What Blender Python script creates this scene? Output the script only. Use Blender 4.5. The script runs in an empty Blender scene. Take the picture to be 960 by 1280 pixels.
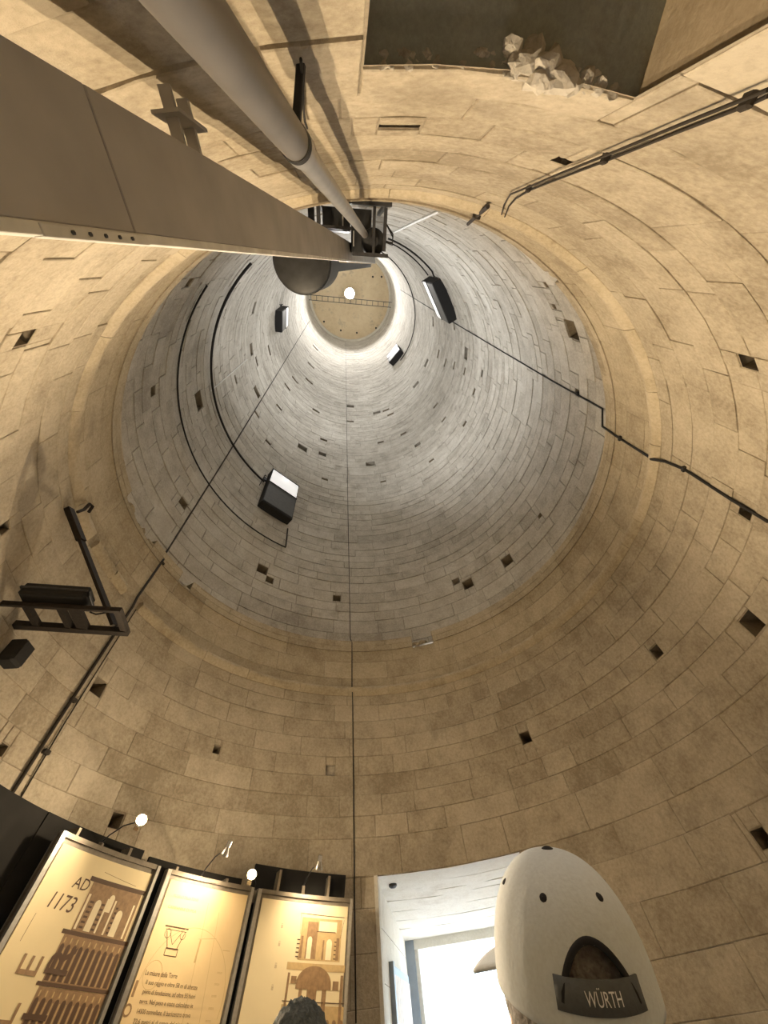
import bpy, bmesh, math, random
import numpy as np
from mathutils import Vector, Matrix, noise as mnoise

random.seed(7)
SC = bpy.context.scene
COL = SC.collection
D2R = math.pi / 180

# ------------------------------------------------------------------ camera
F = 470.0                                   # focal length in pixels of a 960x1280 frame
VPT = (431.8, 322.8)                        # vanishing point of the leaning shaft
VPP = (485.0, 331.0)                        # vanishing point of plumb (true vertical)
CAM_T = np.array([-0.48, -3.13, 1.55])      # camera in the shaft's own frame
_a = np.array([VPT[0] - 480, VPT[1] - 640, F]); _a /= np.linalg.norm(_a)
_e2 = np.array([0, 1, 0.]) - _a * _a[1]; _e2 /= np.linalg.norm(_e2)
_e1 = np.cross(_e2, _a)
M = np.array([_e1, _e2, _a])                # camera (x right, y down, z forward) -> shaft frame
def ray(x, y):
    d = M @ np.array([x - 480, y - 640, F]); return d / np.linalg.norm(d)
PL = ray(*VPP)
_x = np.array([1., 0, 0]) - PL * PL[0]; _x /= np.linalg.norm(_x)
W = np.array([_x, np.cross(PL, _x), PL])    # shaft frame -> world (world Z is plumb, the tower leans)
CW = W @ CAM_T
def tw(p): return W @ np.asarray(p, float)
def onwall(x, y, R):                        # pixel -> point on the shaft wall of radius R (shaft frame)
    d = ray(x, y); A = d[0]**2 + d[1]**2; B = CAM_T[:2] @ d[:2]; C = CAM_T[:2] @ CAM_T[:2] - R * R
    t = (-B + math.sqrt(B * B - A * C)) / A; return CAM_T + t * d
def atz(x, y, z):                           # pixel -> point at a height of the shaft frame
    d = ray(x, y); return CAM_T + d * ((z - CAM_T[2]) / d[2])
def proj(p):
    c = M.T @ (np.asarray(p) - CAM_T)
    return (480 + F * c[0] / c[2], 640 + F * c[1] / c[2]) if c[2] > 0.01 else (-9999, -9999)
C2 = tw((0, 0, 2.7))[:2]
def oncyl(x, y, R):                         # pixel -> point on the plumb cylinder the display panels follow (world)
    d = W @ ray(x, y); oc = CW[:2] - C2
    A = d[0]**2 + d[1]**2; B = oc @ d[:2]; C = oc @ oc - R * R
    t = (-B + math.sqrt(B * B - A * C)) / A; return CW + t * d

cam_d = bpy.data.cameras.new('camera'); cam = bpy.data.objects.new('camera', cam_d); COL.objects.link(cam)
cam_d.sensor_fit = 'VERTICAL'; cam_d.sensor_height = 36.0; cam_d.lens = 36.0 * F / 1280
cam_d.clip_start = 0.02; cam_d.clip_end = 500
_R = W @ M
cam.matrix_world = Matrix(((_R[0,0], -_R[0,1], -_R[0,2], CW[0]), (_R[1,0], -_R[1,1], -_R[1,2], CW[1]),
                           (_R[2,0], -_R[2,1], -_R[2,2], CW[2]), (0, 0, 0, 1)))
SC.camera = cam

# ------------------------------------------------------------------ world, exposure
SC.view_settings.view_transform = 'Standard'; SC.view_settings.look = 'None'
SC.view_settings.gamma = 1.0; SC.view_settings.use_curve_mapping = False
SC.view_settings.exposure = 0.0
wd = bpy.data.worlds.new('sky'); SC.world = wd; wd.use_nodes = True
_n = wd.node_tree.nodes; _n.clear()
_o = _n.new('ShaderNodeOutputWorld'); _b = _n.new('ShaderNodeBackground'); _s = _n.new('ShaderNodeTexSky')
_s.sky_type = 'NISHITA'; _s.sun_disc = False; _s.sun_elevation = 50 * D2R; _s.sun_rotation = 200 * D2R
_b.inputs['Strength'].default_value = 1.3
wd.node_tree.links.new(_s.outputs[0], _b.inputs[0]); wd.node_tree.links.new(_b.outputs[0], _o.inputs[0])
_l = bpy.data.lights.new('sun_offscreen', 'SUN'); _l.energy = 16.0; _l.angle = 0.01; _l.color = (1, .95, .87)
sun = bpy.data.objects.new('sun_offscreen', _l); COL.objects.link(sun); sun.location = (5, 30, 40)
sun.rotation_euler = (40 * D2R, 0, 200 * D2R)

# ------------------------------------------------------------------ light levels (lamps are built further down)
E_TOP, E_FLOOD, E_HALO, E_PANEL = 9500.0, 1150.0, 980.0, 28.0

# ------------------------------------------------------------------ materials
def nd(nt, t, **kw):
    n = nt.nodes.new(t)
    for k, v in kw.items(): setattr(n, k, v)
    return n
def base_mat(name):
    m = bpy.data.materials.new(name); m.use_nodes = True
    nt = m.node_tree; b = nt.nodes['Principled BSDF']; return m, nt, b
def simple(name, col, rough=.6, metal=0., var=.12, bump=0., scale=20., emit=None, estr=0.):
    m, nt, b = base_mat(name); L = nt.links.new
    tc = nd(nt, 'ShaderNodeTexCoord'); nz = nd(nt, 'ShaderNodeTexNoise'); nz.inputs['Scale'].default_value = scale
    nz.inputs['Detail'].default_value = 5
    L(tc.outputs['Object'], nz.inputs['Vector'])
    r = nd(nt, 'ShaderNodeValToRGB')
    r.color_ramp.elements[0].position = .3; r.color_ramp.elements[1].position = .7
    r.color_ramp.elements[0].color = (*[c * (1 - var) for c in col], 1)
    r.color_ramp.elements[1].color = (*[min(1, c * (1 + var)) for c in col], 1)
    L(nz.outputs['Fac'], r.inputs[0]); L(r.outputs[0], b.inputs['Base Color'])
    b.inputs['Roughness'].default_value = rough; b.inputs['Metallic'].default_value = metal
    if bump:
        bp = nd(nt, 'ShaderNodeBump'); bp.inputs['Strength'].default_value = bump; bp.inputs['Distance'].default_value = .01
        L(nz.outputs['Fac'], bp.inputs['Height']); L(bp.outputs[0], b.inputs['Normal'])
    if emit: b.inputs['Emission Color'].default_value = (*emit, 1); b.inputs['Emission Strength'].default_value = estr
    return m
def stone(name, dark, mid, light, stain=(.17, .135, .095), bump=.8, fine=30.):
    m, nt, b = base_mat(name); L = nt.links.new
    g = nd(nt, 'ShaderNodeNewGeometry')
    def nz(scale, det=6, rough=.6):
        n = nd(nt, 'ShaderNodeTexNoise'); n.inputs['Scale'].default_value = scale
        n.inputs['Detail'].default_value = det; n.inputs['Roughness'].default_value = rough
        L(g.outputs['Position'], n.inputs['Vector']); return n
    n1, n2, n3 = nz(.55), nz(3.2, 8, .65), nz(fine, 8, .7)
    r = nd(nt, 'ShaderNodeValToRGB'); e = r.color_ramp.elements
    e[0].position = .33; e[0].color = (*dark, 1); e[1].position = .67; e[1].color = (*light, 1)
    k = e.new(.5); k.color = (*mid, 1)
    at = nd(nt, 'ShaderNodeAttribute'); at.attribute_name = 'tone'
    def math_(op, a, b_):
        n = nd(nt, 'ShaderNodeMath', operation=op)
        for i, v in enumerate((a, b_)):
            if isinstance(v, (int, float)): n.inputs[i].default_value = v
            else: L(v, n.inputs[i])
        return n.outputs[0]
    f = math_('ADD', math_('MULTIPLY', n2.outputs['Fac'], .5), math_('MULTIPLY', n1.outputs['Fac'], .5))
    f = math_('ADD', f, math_('MULTIPLY', math_('SUBTRACT', n3.outputs['Fac'], .5), .55))
    f = math_('ADD', f, math_('MULTIPLY', math_('SUBTRACT', at.outputs['Fac'], .5), .26))
    L(f, r.inputs[0])
    # dirt stains with a shape of their own
    n4 = nz(1.1, 9, .72)
    rs = nd(nt, 'ShaderNodeValToRGB'); rs.color_ramp.elements[0].position = .56; rs.color_ramp.elements[1].position = .74
    L(n4.outputs['Fac'], rs.inputs[0])
    mx = nd(nt, 'ShaderNodeMix', data_type='RGBA'); mx.inputs['B'].default_value = (*stain, 1)
    L(math_('MULTIPLY', rs.outputs[0], .7), mx.inputs['Factor']); L(r.outputs[0], mx.inputs['A'])
    L(mx.outputs['Result'], b.inputs['Base Color'])
    b.inputs['Roughness'].default_value = .85; b.inputs['Specular IOR Level'].default_value = .25
    bp = nd(nt, 'ShaderNodeBump'); bp.inputs['Strength'].default_value = bump; bp.inputs['Distance'].default_value = .02
    L(math_('ADD', math_('MULTIPLY', n3.outputs['Fac'], .45), n2.outputs['Fac']), bp.inputs['Height']); L(bp.outputs[0], b.inputs['Normal'])
    return m

MT = dict(
    low=stone('ochre ashlar', (.29, .245, .18), (.44, .385, .295), (.56, .50, .395)),
    up=stone('grey ashlar', (.34, .315, .275), (.50, .475, .425), (.63, .61, .56)),
    band=stone('ochre band stone', (.32, .265, .185), (.46, .395, .285), (.57, .50, .38)),
    mortar=stone('old mortar', (.22, .185, .135), (.31, .265, .20), (.40, .345, .265)),
    mortar_up=stone('pale old mortar', (.25, .225, .19), (.35, .325, .28), (.45, .42, .37)),
    pale=stone('limewashed stone', (.70, .67, .59), (.80, .77, .69), (.86, .84, .77), stain=(.5, .45, .36)),
    plaster=stone('grey render', (.23, .25, .225), (.29, .31, .28), (.36, .38, .345), bump=.35, fine=60.),
    plaster_b=stone('brown render', (.28, .225, .15), (.38, .31, .21), (.47, .39, .28), bump=.4, fine=60.),
    rubble=stone('broken stone', (.30, .275, .235), (.46, .43, .37), (.62, .58, .51), bump=1.0),
    floor=stone('worn floor stone', (.34, .31, .26), (.44, .40, .34), (.52, .48, .41)),
    ceil=stone('ochre ceiling render', (.66, .53, .34), (.76, .63, .43), (.82, .70, .50), bump=.2),
    duct=simple('brown grey painted sheet', (.37, .355, .34), .55, .0, .16, .08, 4),
    flange=simple('dull galvanised strip', (.68, .67, .63), .5, .1, .15, .1, 14),
    pipe=simple('grey painted steel pipe', (.135, .125, .12), .42, .1, .12, .05, 9),
    pipe2=simple('galvanised pipe', (.30, .29, .28), .36, .45, .12, .05, 12),
    black=simple('black painted metal', (.012, .012, .013), .8, .0, .2, .05, 30),
    dark=simple('dark grey steel', (.06, .062, .07), .5, .4, .25, .08, 20),
    rust=simple('rusty dark steel', (.018, .013, .010), .9, .0, .3, .15, 30),
    drum=simple('dark steel', (.045, .048, .053), .5, .3, .2, .05, 10),
    blackboard=simple('matt black board', (.010, .0095, .009), .95, 0, .2, 0, 8),
    alu=simple('brushed aluminium', (.46, .45, .43), .35, .7, .1, .05, 40),
    frame=simple('bronze grey frame', (.20, .175, .14), .45, .4, .15, .05, 20),
    cable=simple('black cable', (.018, .017, .017), .9, 0, .2, 0, 20),
    conduit=simple('brown conduit', (.03, .024, .018), .9, .0, .25, .1, 30),
    cablew=simple('pale conduit', (.62, .62, .60), .5, 0, .1, 0, 20),
    whitep=simple('white diffuser', (.85, .85, .85), .4, 0, .03, 0, 4, (1, 1, 1), .55),
    greyp=simple('charcoal panel', (.055, .055, .055), .55, 0, .15, .05, 12),
    bulb=simple('halogen bulb', (1, .8, .5), .3, 0, 0, 0, 4, (1, .72, .34), 60.),
    toplamp=simple('flood lamp glass', (1, 1, 1), .3, 0, 0, 0, 4, (1, .98, .94), 40.),
    chrome=simple('chrome', (.75, .74, .72), .15, 1, .05, 0, 10),
    paper=simple('yellow printed panel', (.80, .68, .42), .5, 0, .06, 0, 2),
    paper2=simple('orange printed panel', (.78, .61, .35), .5, 0, .08, 0, 2),
    paper3=simple('cream printed panel', (.82, .71, .47), .5, 0, .06, 0, 2),
    ink=simple('brown ink', (.10, .055, .03), .6, 0, .1, 0, 10),
    inkm=simple('mid brown ink', (.30, .19, .10), .6, 0, .2, 0, 30),
    inkl=simple('light brown ink', (.55, .40, .20), .6, 0, .1, 0, 30),
    cream=simple('cream ink', (.84, .75, .53), .6, 0, .05, 0, 20),
    wood=simple('pink beige boards', (.72, .60, .50), .6, 0, .08, .1, 14),
    doorframe=simple('blue grey door frame', (.25, .29, .34), .5, 0, .08, 0, 8),
    capw=simple('pale blue grey cotton', (.57, .62, .67), .85, 0, .05, .12, 220),
    capd=simple('dark grey strap fabric', (.10, .11, .12), .85, 0, .1, .12, 200),
    trim=simple('black trim', (.02, .02, .024), 1.0, 0, .1, 0, 50),
    hairb=simple('short brown grey hair', (.33, .31, .30), .9, 0, .35, .6, 160),
    hairg=simple('dark grey hair', (.06, .07, .07), .75, 0, .4, .6, 130),
    skin=simple('skin', (.62, .40, .31), .55, 0, .06, .05, 30),
    shirt=simple('navy cotton', (.05, .07, .13), .9, 0, .1, .1, 120),
    shirt2=simple('grey cotton', (.28, .29, .30), .9, 0, .1, .1, 120),
    trous=simple('dark trousers', (.05, .05, .06), .9, 0, .1, .1, 120),
    shoe=simple('brown shoe', (.09, .06, .04), .6, 0, .1, .05, 60),
    white=simple('white print', (.85, .86, .88), .7, 0, .02, 0, 10),
    ground=stone('piazza paving', (.55, .53, .48), (.64, .62, .57), (.70, .68, .64)),
)

# ------------------------------------------------------------------ mesh helpers (all coordinates are world coordinates)
def mesh_obj(name, verts, faces, mat, parent=None, origin=None, smooth=None, tone=None):
    v = np.asarray(verts, float).reshape(-1, 3)
    if origin is None: origin = np.array(parent['_o']) if (parent is not None and '_o' in parent) else np.zeros(3)
    origin = np.asarray(origin, float)
    me = bpy.data.meshes.new(name); me.from_pydata((v - origin).tolist(), [], faces); me.update()
    if mat: me.materials.append(MT[mat])
    if tone is not None:
        at = me.attributes.new('tone', 'FLOAT', 'FACE'); at.data.foreach_set('value', np.asarray(tone, dtype=np.float32))
    if smooth is not None:
        me.shade_smooth(); me.set_sharp_from_angle(angle=smooth * D2R)
    o = bpy.data.objects.new(name, me); COL.objects.link(o)
    po = np.array(parent['_o']) if (parent is not None and '_o' in parent) else np.zeros(3)
    if parent is not None: o.parent = parent
    o.location = (origin - po).tolist(); o['_o'] = origin.tolist()
    return o
def tag(o, label, cat, group=None):
    o['label'] = label; o['category'] = cat
    if group: o['group'] = group
    return o
def thing(name, label, cat, loc, group=None):
    o = bpy.data.objects.new(name, None); COL.objects.link(o); o.location = list(loc); o['_o'] = list(map(float, loc))
    o.empty_display_size = .1
    return tag(o, label, cat, group)
def struct(o): o['kind'] = 'structure'; return o

class MB:
    def __init__(s): s.v = []; s.f = []
    def add(s, vs, fs):
        n = len(s.v); s.v += [tuple(map(float, p)) for p in vs]; s.f += [tuple(i + n for i in f) for f in fs]; return s
    def hexa(s, p):   # 8 corners: bottom 0-3 ccw, top 4-7
        return s.add(p, [(3, 2, 1, 0), (4, 5, 6, 7), (0, 1, 5, 4), (1, 2, 6, 5), (2, 3, 7, 6), (3, 0, 4, 7)])
    def box(s, c, ax, ay, az, hx, hy, hz, ch=0.0):
        c, ax, ay, az = map(lambda q: np.asarray(q, float), (c, ax, ay, az))
        bm = bmesh.new(); bmesh.ops.create_cube(bm, size=2)
        for v in bm.verts: v.co = (v.co.x * hx, v.co.y * hy, v.co.z * hz)
        if ch > 0: bmesh.ops.bevel(bm, geom=bm.edges[:], offset=ch, segments=1, affect='EDGES')
        bm.verts.ensure_lookup_table()
        s.add([c + ax * v.co.x + ay * v.co.y + az * v.co.z for v in bm.verts], [[v.index for v in f.verts] for f in bm.faces])
        bm.free(); return s
    def bar(s, a, b, w, h, up=(0, 0, 1), ch=0.0):
        a, b = np.asarray(a, float), np.asarray(b, float); d = b - a; L = np.linalg.norm(d); d /= L
        u = np.asarray(up, float); x = np.cross(d, u)
        if np.linalg.norm(x) < 1e-4: x = np.cross(d, (1, 0, .01))
        x /= np.linalg.norm(x); z = np.cross(x, d)
        return s.box((a + b) / 2, x, d, z, w / 2, L / 2, h / 2, ch)
    def tube(s, pts, r, n=10, cap=True):
        pts = [np.asarray(p, float) for p in pts]; m = len(pts); rr = r if isinstance(r, (list, tuple)) else [r] * m
        ref = None; vs = []
        for i, p in enumerate(pts):
            d = pts[min(i + 1, m - 1)] - pts[max(i - 1, 0)]; d = d / (np.linalg.norm(d) + 1e-12)
            if ref is None: ref = np.array([0, 0, 1.]) if abs(d[2]) < .9 else np.array([1., 0, 0])
            x = ref - d * (ref @ d); x /= np.linalg.norm(x); ref = x; y = np.cross(d, x)
            vs += [p + rr[i] * (x * math.cos(2 * math.pi * k / n) + y * math.sin(2 * math.pi * k / n)) for k in range(n)]
        fs = [(i * n + k, i * n + (k + 1) % n, (i + 1) * n + (k + 1) % n, (i + 1) * n + k) for i in range(m - 1) for k in range(n)]
        if cap: fs += [tuple(range(n - 1, -1, -1)), tuple(range((m - 1) * n, m * n))]
        return s.add(vs, fs)
    def lathe(s, c, prof, axis=(0, 0, 1), n=28):   # prof: (r, h)
        c, az = np.asarray(c, float), np.asarray(axis, float); az = az / np.linalg.norm(az)
        x = np.cross(az, (0, 1, 0.01)); x /= np.linalg.norm(x); y = np.cross(az, x)
        vs = [c + az * h + r * (x * math.cos(2 * math.pi * k / n) + y * math.sin(2 * math.pi * k / n)) for r, h in prof for k in range(n)]
        m = len(prof)
        fs = [(i * n + k, i * n + (k + 1) % n, (i + 1) * n + (k + 1) % n, (i + 1) * n + k) for i in range(m - 1) for k in range(n)]
        return s.add(vs, fs)
    def build(s, name, mat, parent=None, origin=None, smooth=None):
        o = mesh_obj(name, s.v, s.f, mat, parent, origin, smooth)
        return o
def rock(c, r, seed, sq=(1, 1, 1), ax=None):
    bm = bmesh.new(); bmesh.ops.create_icosphere(bm, subdivisions=2, radius=1)
    rn = random.Random(seed); off = Vector((rn.random() * 50, rn.random() * 50, rn.random() * 50))
    vs = []
    for v in bm.verts:
        p = v.co.copy(); k = 1 + .55 * mnoise.noise(p * 1.4 + off) + .25 * mnoise.noise(p * 3.5 + off)
        p = Vector((round(p.x * k * 2.6) / 2.6 * .5 + p.x * k * .5, round(p.y * k * 2.6) / 2.6 * .5 + p.y * k * .5, p.z * k))
        q = np.array([p.x * sq[0], p.y * sq[1], p.z * sq[2]]) * r
        vs.append(np.asarray(c) + (q if ax is None else ax.T @ q))
    fs = [[v.index for v in f.verts] for f in bm.faces]; bm.free()
    return vs, fs
def polar(t, R, z): return np.array([R * math.cos(t * D2R), R * math.sin(t * D2R), z])
def frame_at(t):   # shaft-frame unit vectors at wall angle t, turned to world: tangent, inward, up
    c, s = math.cos(t * D2R), math.sin(t * D2R)
    return tw((-s, c, 0)), tw((-c, -s, 0)), tw((0, 0, 1))
def link_light(name, kind, loc, parent, energy, color, aim=None, **kw):
    l = bpy.data.lights.new(name, kind); l.energy = energy; l.color = color
    for k, v in kw.items(): setattr(l, k, v)
    o = bpy.data.objects.new(name, l); COL.objects.link(o)
    po = np.array(parent['_o']) if parent is not None else np.zeros(3)
    o.parent = parent; o.location = (np.asarray(loc) - po).tolist()
    if aim is not None:
        o.rotation_euler = Vector(list(map(float, aim))).to_track_quat('-Z', 'Y').to_euler()
    return o

# ------------------------------------------------------------------ the masonry shaft
R1, R2, R3 = 3.62, 3.66, 3.95
Z_MOLD, Z_LEDGE, Z_TOP = 5.58, 6.69, 43.9
def norm360(t): return t % 360
HOLES = {'low': [], 'band': [], 'up': []}
POCKETS = []
def add_hole(zone, px, py, w, h, depth=.9, mat='mortar', asp=1.0):
    R = {'low': R1, 'up': R3}[zone]; P = onwall(px, py, R); t = norm360(math.degrees(math.atan2(P[1], P[0])))
    e = .05; a = np.array(proj(polar(t + e / D2R / R / 2, R, P[2]))) - np.array(proj(polar(t - e / D2R / R / 2, R, P[2])))
    b = np.array(proj(P + (0, 0, e / 2))) - np.array(proj(P - (0, 0, e / 2)))
    A = abs(a[0] * b[1] - a[1] * b[0]) / e / e
    s = math.sqrt(w * h / A); s = min(max(s, .1), .42)
    dt = s * asp / R / D2R / 2; dz = s / asp / 2
    HOLES[zone].append((t - dt, t + dt, P[2] - dz, P[2] + dz)); POCKETS.append((zone, t, dt, P[2], dz, depth, mat))
for a in [(30, 422, 24, 17), (936, 453, 26, 15), (940, 779, 25, 26), (821, 815, 15, 14), (657, 922, 13, 16), (271, 937, 8, 14),
          (123, 859, 18, 20), (145, 1026, 20, 17), (953, 1048, 24, 24), (932, 640, 20, 14), (703, 201, 22, 9), (5, 660, 12, 14), (2, 937, 9, 10)]:
    add_hole('low', *a)
add_hole('low', 500, 156, 46, 9, .9, 'mortar', 1.5)
add_hole('low', 413, 963, 13, 13, .05, 'rubble')
for a in [(715, 412, 20, 15), (634, 701, 13, 12), (585, 730, 12, 12), (328, 712, 12, 12), (337, 725, 7, 11), (421, 748, 7, 11), (229, 629, 9, 13),
          (191, 489, 9, 8), (248, 501, 15, 13), (236, 353, 9, 6), (321, 490, 9, 13), (314, 437, 9, 8), (722, 491, 8, 7), (683, 356, 6, 5), (675, 645, 6, 5), (693, 383, 6, 4)]:
    add_hole('up', *a)
for a in [(317, 385, 11, 9), (378, 560, 15, 13), (570, 727, 9, 8), (438, 508, 7, 9), (471, 516, 9, 8), (403, 568, 7, 6), (520, 481, 10, 9), (463, 580, 7, 9),
          (583, 442, 10, 8), (533, 454, 6, 5), (522, 556, 6, 5)]:
    add_hole('up', *a, .16, 'mortar_up')
for x, y in [(586, 87), (550, 118), (490, 170), (551, 270), (583, 350), (614, 250), (638, 192), (660, 172), (720, 260), (742, 343), (745, 455), (705, 130), (718, 80), (700, 175)]:
    add_hole('up', 80 + x * .4375, 400 + y * .4375, 5, 4, .3, 'mortar', 1.3)
for x, y in [(120, 258), (133, 270), (170, 325), (105, 350), (250, 402), (112, 462), (18, 290), (270, 97), (290, 122), (315, 130), (345, 147), (395, 153), (372, 205), (262, 245), (285, 285), (345, 297), (315, 15), (255, 5)]:
    add_hole('up', 430 + x * .4375, 400 + y * .4375, 4.5, 3.5, .3, 'mortar', 1.3)
# openings: the passage to the door, the doorway niche behind the camera
DT = 76.0; DV = .96
_dt = math.degrees(math.asin(DV / R1))
DOOR = (DT - _dt, DT + _dt, -1.5, 2.98); NICHE = (norm360(-96.9), norm360(-83.3), -1.5, 3.17)
HOLES['low'] += [DOOR, NICHE]
# broken places on the band's upper course
BREAKS = [(68.5, 75.5, 6.40), (150.0, 154.5, 6.44), (166, 181, 6.52), (301, 304, 6.55)]
HOLES['band'] += [(a, b, z, 7.0) for a, b, z in BREAKS]

def subtract(rc, holes):
    out = [rc]
    for h0, h1, y0, y1 in holes:
        for off in (-360, 0, 360):
            a0, a1 = h0 + off, h1 + off; nxt = []
            for (t0, t1, z0, z1) in out:
                if a1 <= t0 or a0 >= t1 or y1 <= z0 or y0 >= z1: nxt.append((t0, t1, z0, z1)); continue
                c0, c1 = max(a0, t0), min(a1, t1)
                if c0 > t0: nxt.append((t0, c0, z0, z1))
                if c1 < t1: nxt.append((c1, t1, z0, z1))
                if y0 > z0: nxt.append((c0, c1, z0, y0))
                if y1 < z1: nxt.append((c0, c1, y1, z1))
            out = nxt
    return out
def arc_patch(R, t0, t1, z0, z1, step=4.0):
    n = max(1, math.ceil((t1 - t0) / step)); ts = np.linspace(t0, t1, n + 1)
    vs = [polar(t, R, z) for z in (z0, z1) for t in ts]
    return vs, [(i + 1, i, n + 1 + i, n + 2 + i) for i in range(n)]
rb = random.Random(11)
def block(R, t0, t1, z0, z1, proud, gap):
    """one ashlar block: curved front, chamfered arrises, sides running back into the joint"""
    g = gap / R / D2R; ch = min(.005, (z1 - z0) * .1); gc = ch / R / D2R
    j = lambda a: rb.uniform(-a, a)
    w = (t1 - t0); n = max(1, math.ceil(w / 5.0))
    ja, jb, jc, jd = [j(.05) for _ in range(4)]; za, zb, zc, zd = [j(.004) for _ in range(4)]
    def loop(R_, dt, dz):
        vs = []
        for k in range(n + 1):
            f = k / n
            tb = (t0 + dt + ja) * (1 - f) + (t1 - dt + jb) * f; tt = (t0 + dt + jc) * (1 - f) + (t1 - dt + jd) * f
            vs.append(polar(tb, R_, z0 + dz + za * (1 - f) + zb * f)); vs.append(polar(tt, R_, z1 - dz + zc * (1 - f) + zd * f))
        return vs
    A = loop(R + .02, g, gap); B = loop(R - proud + ch * .7, g, gap); C = loop(R - proud, g + gc, gap + ch)
    m = 2 * (n + 1); vs = A + B + C; fs = []
    for k in range(n):
        fs.append((2 * m + 2 * k + 2, 2 * m + 2 * k, 2 * m + 2 * k + 1, 2 * m + 2 * k + 3))
        for o in (0, m):
            fs.append((o + 2 * k + 2, o + 2 * k, o + m + 2 * k, o + m + 2 * k + 2))
            fs.append((o + 2 * k + 1, o + 2 * k + 3, o + m + 2 * k + 3, o + m + 2 * k + 1))
    for o in (0, m):
        fs.append((o, o + 1, o + m + 1, o + m)); fs.append((o + 2 * n + 1, o + 2 * n, o + m + 2 * n, o + m + 2 * n + 1))
    return vs, fs
def covered(px, py):   # behind the display panels, the duct or the pipe
    if py > 1050 + .12 * px and px < 440: return True
    if px < 460 and 41 + .594 * px < py < 291 + .083 * px: return True
    return False
def masonry(zone, R, z0, z1, hfun, lfun, mat, mortar, wall_name, gapf, proudf, nmax=300):
    wv, wf = [], []; blocks = []; z = z0
    while z < z1 - .02:
        h = min(hfun(z), z1 - z)
        if zone == 'low' and z < 2.98 and z + h > 2.98 - .2: h = 2.98 - z
        if z1 - (z + h) < .12: h = z1 - z
        hs = [q for q in HOLES[zone] if q[2] < z + h and q[3] > z]
        for rc in subtract((0., 360., z, z + h), hs):
            vs, fs = arc_patch(R, rc[0] - .12, rc[1] + .12, rc[2] - .006, rc[3] + .006); k = len(wv); wv += vs; wf += [tuple(i + k for i in f) for f in fs]
        t = rb.uniform(0, 12); end = t + 360
        while t < end - .01:
            w = lfun(z) / R / D2R
            if end - (t + w) < 4: w = end - t
            tone = rb.gauss(.5, .13)
            for rc in subtract((t, t + w, z, z + h), hs):
                if (rc[1] - rc[0]) * D2R * R < .015 or rc[3] - rc[2] < .015: continue
                blocks.append((rc, tone))
            t += w
        z += h
    wall = struct(mesh_obj(wall_name, [tw(p) for p in wv], wf, mortar, tone=[.5] * len(wf)))
    scored = []
    for i, (rc, tone) in enumerate(blocks):
        q = [proj(polar(t, R, z)) for t, z in ((rc[0], rc[2]), (rc[1], rc[2]), (rc[1], rc[3]), (rc[0], rc[3]))]
        cx, cy = sum(p[0] for p in q) / 4, sum(p[1] for p in q) / 4
        ar = abs(sum(q[k][0] * q[(k + 1) % 4][1] - q[(k + 1) % 4][0] * q[k][1] for k in range(4))) / 2
        vis = -15 < cx < 975 and -15 < cy < 1295 and min(p[0] for p in q) > -3000 and not covered(cx, cy)
        scored.append((ar if vis else 0, i))
    top = set(i for a, i in sorted(scored, reverse=True)[:nmax] if a > 60)
    sv, sf, st = [], [], []
    for i, (rc, tone) in enumerate(blocks):
        vs, fs = block(R, *rc, proudf(), gapf()); vs = [tw(p) for p in vs]
        if i in top:
            o = mesh_obj('stone_block', vs, fs, mat, wall, origin=np.mean(vs, 0), tone=[tone] * len(fs))
        else:
            k = len(sv); sv += vs; sf += [tuple(a + k for a in f) for f in fs]; st += [tone] * len(fs)
    o = mesh_obj('stone_blocks', sv, sf, mat, wall, tone=st); o['kind'] = 'stuff'
    return wall
wall_low = masonry('low', R1, -.75, Z_MOLD - .13, lambda z: rb.uniform(.36, .43) if z < 3.1 else rb.uniform(.25, .31),
                   lambda z: rb.uniform(.55, 1.25) if z < 3.1 else rb.uniform(.4, 1.05), 'low', 'mortar', 'wall_lower',
                   lambda: rb.uniform(.0008, .005), lambda: rb.uniform(.002, .013))
wall_band = masonry('band', R2, Z_MOLD - .13, Z_LEDGE, lambda z: rb.uniform(.34, .40), lambda z: rb.uniform(.6, 1.3), 'band', 'mortar', 'wall_band',
                    lambda: rb.uniform(.0005, .0035), lambda: rb.uniform(.002, .008))
wall_up = masonry('up', R3, Z_LEDGE - .25, Z_TOP, lambda z: rb.uniform(.24, .36), lambda z: rb.uniform(.45, 1.25), 'up', 'mortar_up', 'wall_upper',
                  lambda: rb.uniform(.003, .009), lambda: rb.uniform(.003, .020))
WALLS = {'low': wall_low, 'band': wall_band, 'up': wall_up}; RAD = {'low': R1, 'band': R2, 'up': R3}
# putlog holes: square pockets running back into the wall
for zone, t, dt, z, dz, depth, mat in POCKETS:
    R = RAD[zone]; ds = (R * dt * D2R)
    c, s = math.cos(t * D2R), math.sin(t * D2R); ra, ta = np.array([c, s, 0]), np.array([-s, c, 0])
    vs = [tw(ra * (R * math.cos(dt * D2R) if k == 0 else R + depth) + ta * ds * a * (1.03) + np.array([0, 0, z + dz * b * 1.03])) for k in (0, 1) for a, b in ((-1, -1), (1, -1), (1, 1), (-1, 1))]
    o = mesh_obj('putlog_hole', vs, [(0, 1, 5, 4), (1, 2, 6, 5), (2, 3, 7, 6), (3, 0, 4, 7), (4, 5, 6, 7)], mat, WALLS[zone], origin=np.mean(vs, 0), tone=[.4] * 5)
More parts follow.
